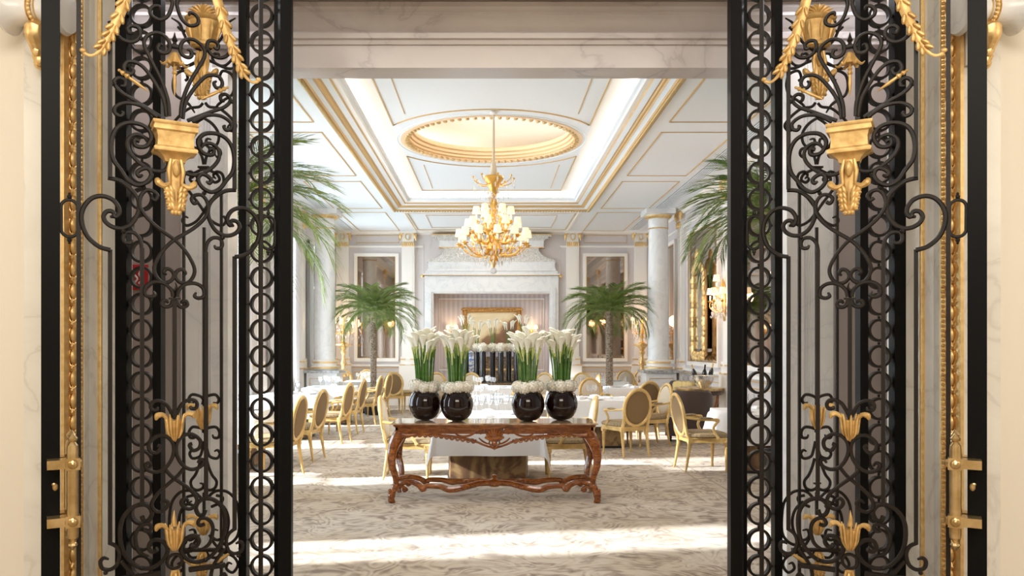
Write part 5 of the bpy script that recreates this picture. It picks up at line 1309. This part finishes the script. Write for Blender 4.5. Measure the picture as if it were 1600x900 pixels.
# ------------------------------------------------------------------ CANDELABRA AND WALL SCONCES
def candelabrum(x, y, label1, label2):
    s_ = thing('pedestal_stand',label1,'stand',(x,y,0))
    MB().lathe([(.22,0),(.22,.05),(.14,.08),(.10,.14),(.14,.22),(.05,.34),(.04,.42),(.10,.50)],(0,0,0),20).build('foot','chair_gilt',s_)
    q = MB()
    for k in range(3):
        a = 2*PI*k/3+.5; q.tube(cr([(.06*math.cos(a),.06*math.sin(a),.5),(.19*math.cos(a),.19*math.sin(a),.62),(.20*math.cos(a),.20*math.sin(a),.82),(.08*math.cos(a),.08*math.sin(a),1.0)],5),[.03,.045,.04,.025],8)
    for k in range(10): q.ball((.15*math.cos(k*.63),.15*math.sin(k*.63),.60+.03*k),(.05,.05,.05),7,5)
    q.build('scroll_baluster','gilt',s_)
    MB().lathe([(.06,1.0),(.05,1.08),(.09,1.16),(.05,1.26),(.045,1.36),(.08,1.44),(.05,1.50),(.09,1.56),(.14,1.60)],(0,0,0),20).build('shaft','gilt',s_)
    MB().lathe([(.14,1.60),(.22,1.62),(.225,1.66),(.0001,1.66)],(0,0,0),28).build('tray','gilt',s_)
    t = thing('crystal_candelabrum',label2,'candelabrum',(x,y,1.661))
    MB().lathe([(.09,0),(.09,.02),(.04,.05),(.025,.12),(.05,.18),(.02,.26),(.035,.34),(.015,.5),(.03,.62),(.005,.72)],(0,0,0),14).build('stem','chandelier_gold',t)
    for k in range(7):
        a = 2*PI*k/7+.2; r = .25; h = .42+.10*(k%2)
        am = MB().tube(cr([(0,0,.30),(r*.5*math.cos(a),r*.5*math.sin(a),.26),(r*math.cos(a),r*math.sin(a),.30),(r*math.cos(a),r*math.sin(a),h)],4),.008,6).build('arm','chandelier_gold',t)
        link(CAND,'candle',am,(r*math.cos(a),r*math.sin(a),h)); link(SHD,'lamp_shade',am,(r*math.cos(a),r*math.sin(a),h+.02),scale=(.85,.85,.85))
    q = MB(); rnd = random.Random(int(x*10))
    for i in range(150):
        a = rnd.random()*2*PI; r = .30*math.sqrt(rnd.random()); q.octa((r*math.cos(a),r*math.sin(a),rnd.uniform(.10,.45)),.010,.035)
    tag(q.build('crystal_strings','crystal',t,False),kind='stuff')
    light('candelabrum_light','POINT',(x,y-.12,2.25),16,(1,.62,.32),rad=.15)
candelabrum(-3.86,20.5,'carved gilt pedestal stand in the back left corner','crystal candelabrum with small glowing shades on the back left gilt stand')
candelabrum(3.92,20.5,'carved gilt pedestal stand in the back right corner','crystal candelabrum with small glowing shades on the back right gilt stand')
def wall_sconce(x, y, label, rz):
    t = thing('crystal_wall_sconce',label,'wall light',(x,y,0),rz)     # local: wall at y=0, light towards -y
    MB().ball((0,-.02,2.35),(.07,.03,.30),12,8).lathe([(.03,2.6),(.05,2.68),(.02,2.78),(.001,2.86)],(0,-.04,0),10).build('back_plate','chandelier_gold',t)
    for k,(dx,dy,z) in enumerate(((-.24,-.12,2.42),(-.12,-.24,2.42),(.12,-.24,2.42),(.24,-.12,2.42),(0,-.16,2.66))):
        am = MB().tube(cr([(0,-.03,z-.14),(dx*.5,dy*.5,z-.2),(dx,dy,z-.12),(dx,dy,z)],4),.009,6).build('arm','chandelier_gold',t)
        link(PANM,'drip_pan',am,(dx,dy,z)); link(CAND,'candle',am,(dx,dy,z+.01)); link(SHD,'lamp_shade',am,(dx,dy,z+.04),scale=(1.1,1.1,1.1))
    for k in range(24):
        a = PI*(k%12)/11; link(CRY,'crystal_drop',t,(-.22*math.cos(a),-.03-.2*math.sin(a),2.30-.10*(k//12)),scale=(1.6,1.6,1.6))
    q = MB(); rnd = random.Random(8)
    for i in range(80): q.octa((rnd.uniform(-.2,.2),rnd.uniform(-.22,-.03),rnd.uniform(2.1,2.45)),.012,.04)
    tag(q.build('crystal_strings','crystal',t,False),kind='stuff')
    o = Vector((0,-.25,2.5)); o.rotate(Matrix.Rotation(rz,3,'Z')); light('sconce_light','POINT',(x+o.x,y+o.y,2.5),18,(1,.60,.32),rad=.12)
wall_sconce(HW-.09,14.35,'crystal wall sconce with small glowing shades, right of the ornate gilt mirror',-PI/2)
wall_sconce(-HW+.09,11.1,'crystal wall sconce with glowing shades on the window wall, seen through the left grille',PI/2)
wall_sconce(HW-.09,11.1,'crystal wall sconce with glowing shades on the right wall nearer the doorway',-PI/2)

# ------------------------------------------------------------------ RIGHT SIDE FURNITURE
sf = thing('sofa','grey channel-tufted sofa against the right wall beside the column','sofa',(3.98,16.55,0),PI/2)
MB().bx(-.85,.85,-.30,.30,.12,.42).build('base','velvet_grey',sf,False)
MB().ball((0,.03,.44),(.84,.30,.08),20,8).build('seat','velvet_grey',sf)
bk = MB()
for k in range(15):
    x = -.80+k*.114; bk.tube([(x,-.22,.40),(x,-.26,.7),(x,-.29,.93),(x,-.30,.98)],[.06,.062,.060,.03],8)
bk.build('tufted_back','velvet_grey',sf)
for sx in (-1,1): MB().ball((sx*.86,0,.50),(.09,.30,.20),10,8).build('arm','velvet_grey',sf)
for sx in (-1,1):
    for sy in (-1,1): MB().lathe([(.02,0),(.03,.12)],(sx*.75,sy*.22,0),8).build('leg','black_lacquer',sf)
sf.rotation_euler = (0,0,PI/2)
def cushion(loc, m, label, rot):
    q = MB(); secs = []
    for z, s_ in ((-.06,.55),(-.045,.85),(0,1.0),(.045,.85),(.06,.55)):
        secs.append([(x*s_,y*s_,z) for x,y in [(.22*max(-1,min(1,1.25*math.cos(a)))*(1+.05*abs(math.sin(2*a))),.17*max(-1,min(1,1.25*math.sin(a)))) for a in [2*PI*k/24 for k in range(24)]]])
    o = q.loft(secs).build('cushion',m,None); o.location = loc; o.rotation_euler = rot; tag(o,label,'cushion')
cushion((3.93,16.15,.72),'yellow_silk','yellow silk cushion leaning on the grey sofa',(math.radians(78),0,math.radians(-30)))
cushion((4.0,17.05,.70),'velvet_brown','dark brown cushion at the column end of the grey sofa',(math.radians(75),0,math.radians(-60)))
ac = thing('club_armchair','dark brown velvet club armchair behind the caned gilt chair on the right','armchair',(3.35,13.35,0),math.radians(-25))
MB().prism([(.36*max(-1,min(1,1.3*math.cos(a))),.33*max(-1,min(1,1.3*math.sin(a)))) for a in [2*PI*k/24 for k in range(24)]],.10,.42,'XY').build('base','velvet_brown',ac)
MB().ball((0,.04,.44),(.30,.30,.08),16,8).build('seat','velvet_brown',ac)
bk = MB(); pts = [(.36*math.cos(a),.30*math.sin(a)) for a in [PI*.95+PI*1.1*k/16 for k in range(17)]]
secs = []
for x, y in pts:
    h = .86 if y < -.1 else .86-.9*min(.28,(y+.1)); secs.append([(x*.82,y*.82,.38),(x*1.05,y*1.05,.20),(x*1.12,y*1.12,h-.03),(x*1.06,y*1.06,h),(x*.92,y*.92,h-.01)])
bk.loft(secs).build('backrest','velvet_brown',ac)
for sx in (-1,1):
    for sy in (-1,1): MB().lathe([(.015,0),(.025,.10)],(sx*.26,sy*.24,0),8).build('leg','black_lacquer',ac)
cb = thing('mirrored_cabinet','antique mirrored cabinet with small drawers against the right wall','cabinet',(4.02,15.25,0))
MB().bx(-.28,.28,-.22,.22,.12,.76).build('body','antique_mirror',cb,False)
MB().bx(-.31,.31,-.25,.25,.76,.80).build('cabinet_top','antique_mirror',cb,False)
for sx in (-1,1):
    for sy in (-1,1): MB().bx(sx*.24,sx*.28,sy*.18,sy*.22,0,.12).build('leg','chair_gilt',cb,False)
for z0,z1 in ((.60,.72),(.44,.56),(.18,.40)):
    d = MB().bx(-.24,.24,-.232,-.2201,z0,z1).build('drawer','antique_mirror',cb,False)
    MB().tube([(-.22,-.236,z0+.02),(.22,-.236,z0+.02),(.22,-.236,z1-.02),(-.22,-.236,z1-.02)],.006,4,True).ball((0,-.245,(z0+z1)/2),.012).build('knob','brass',d)
st = thing('service_table','round service table with dark curved legs holding the ice bucket and glasses','table',(3.80,13.75+.65,0))
st.location = (3.78,14.35,0)
MB().lathe([(.0001,.80),(.42,.80),(.43,.82),(.43,.845),(.42,.85),(.0001,.85)],(0,0,0),40).build('table_top','brass',st)
MB().lathe([(.38,.72),(.40,.72),(.40,.80),(.38,.80)],(0,0,0),40,cap=False).build('apron','velvet_brown',st)
for k in range(4):
    a = PI/4+PI/2*k; c_,s_ = math.cos(a),math.sin(a)
    MB().tube(cr([(c_*.38,s_*.38,.78),(c_*.34,s_*.34,.55),(c_*.22,s_*.22,.35),(c_*.26,s_*.26,.15),(c_*.38,s_*.38,.0)],4),[.03,.028,.025,.022,.024],8).build('leg','walnut',st)
ib = thing('ice_bucket','large round silver and glass ice bucket on the service table at right','ice bucket',(3.84,14.30,.851))
MB().lathe([(.09,0),(.10,.02),(.17,.09),(.20,.17),(.21,.22),(.20,.22),(.19,.17),(.155,.09),(.0001,.03)],(0,0,0),32,cap=False).build('bowl','silver',ib)
MB().lathe([(.205,.215),(.218,.22),(.205,.232)],(0,0,0),32,cap=False).build('rim','silver',ib)
def bottle(x,y,z,rx,ry,label,foil):
    t = thing('champagne_bottle',label,'bottle',(x,y,z)); t.rotation_euler = (rx,ry,0)
    MB().lathe([(.0001,0),(.040,0),(.042,.02),(.042,.17),(.035,.21),(.018,.25),(.014,.27)],(0,0,0),18).build('body','bottle_glass',t)
    MB().lathe([(.019,.235),(.0155,.27),(.0155,.32),(.018,.325),(.012,.335),(.0001,.335)],(0,0,0),14).build('foil_neck',foil,t)
bottle(3.72,14.24,.95,0,-.3,'champagne bottle with gold foil leaning left in the ice bucket','gilt')
bottle(3.83,14.22,.94,.15,.05,'dark bottle with black foil upright in the middle of the ice bucket','bottle_glass')
bottle(3.94,14.26,.96,0,.22,'large champagne bottle with gold foil leaning right in the ice bucket','gilt')
for k,(x,y) in enumerate(((3.50,14.18),(3.56,14.05),(3.66,13.99),(3.78,13.97),(3.90,14.0),(3.46,14.32))):
    wine_glass(x,y,.851,'empty wine glass standing round the ice bucket on the service table','wine glasses on the service table',1.0)
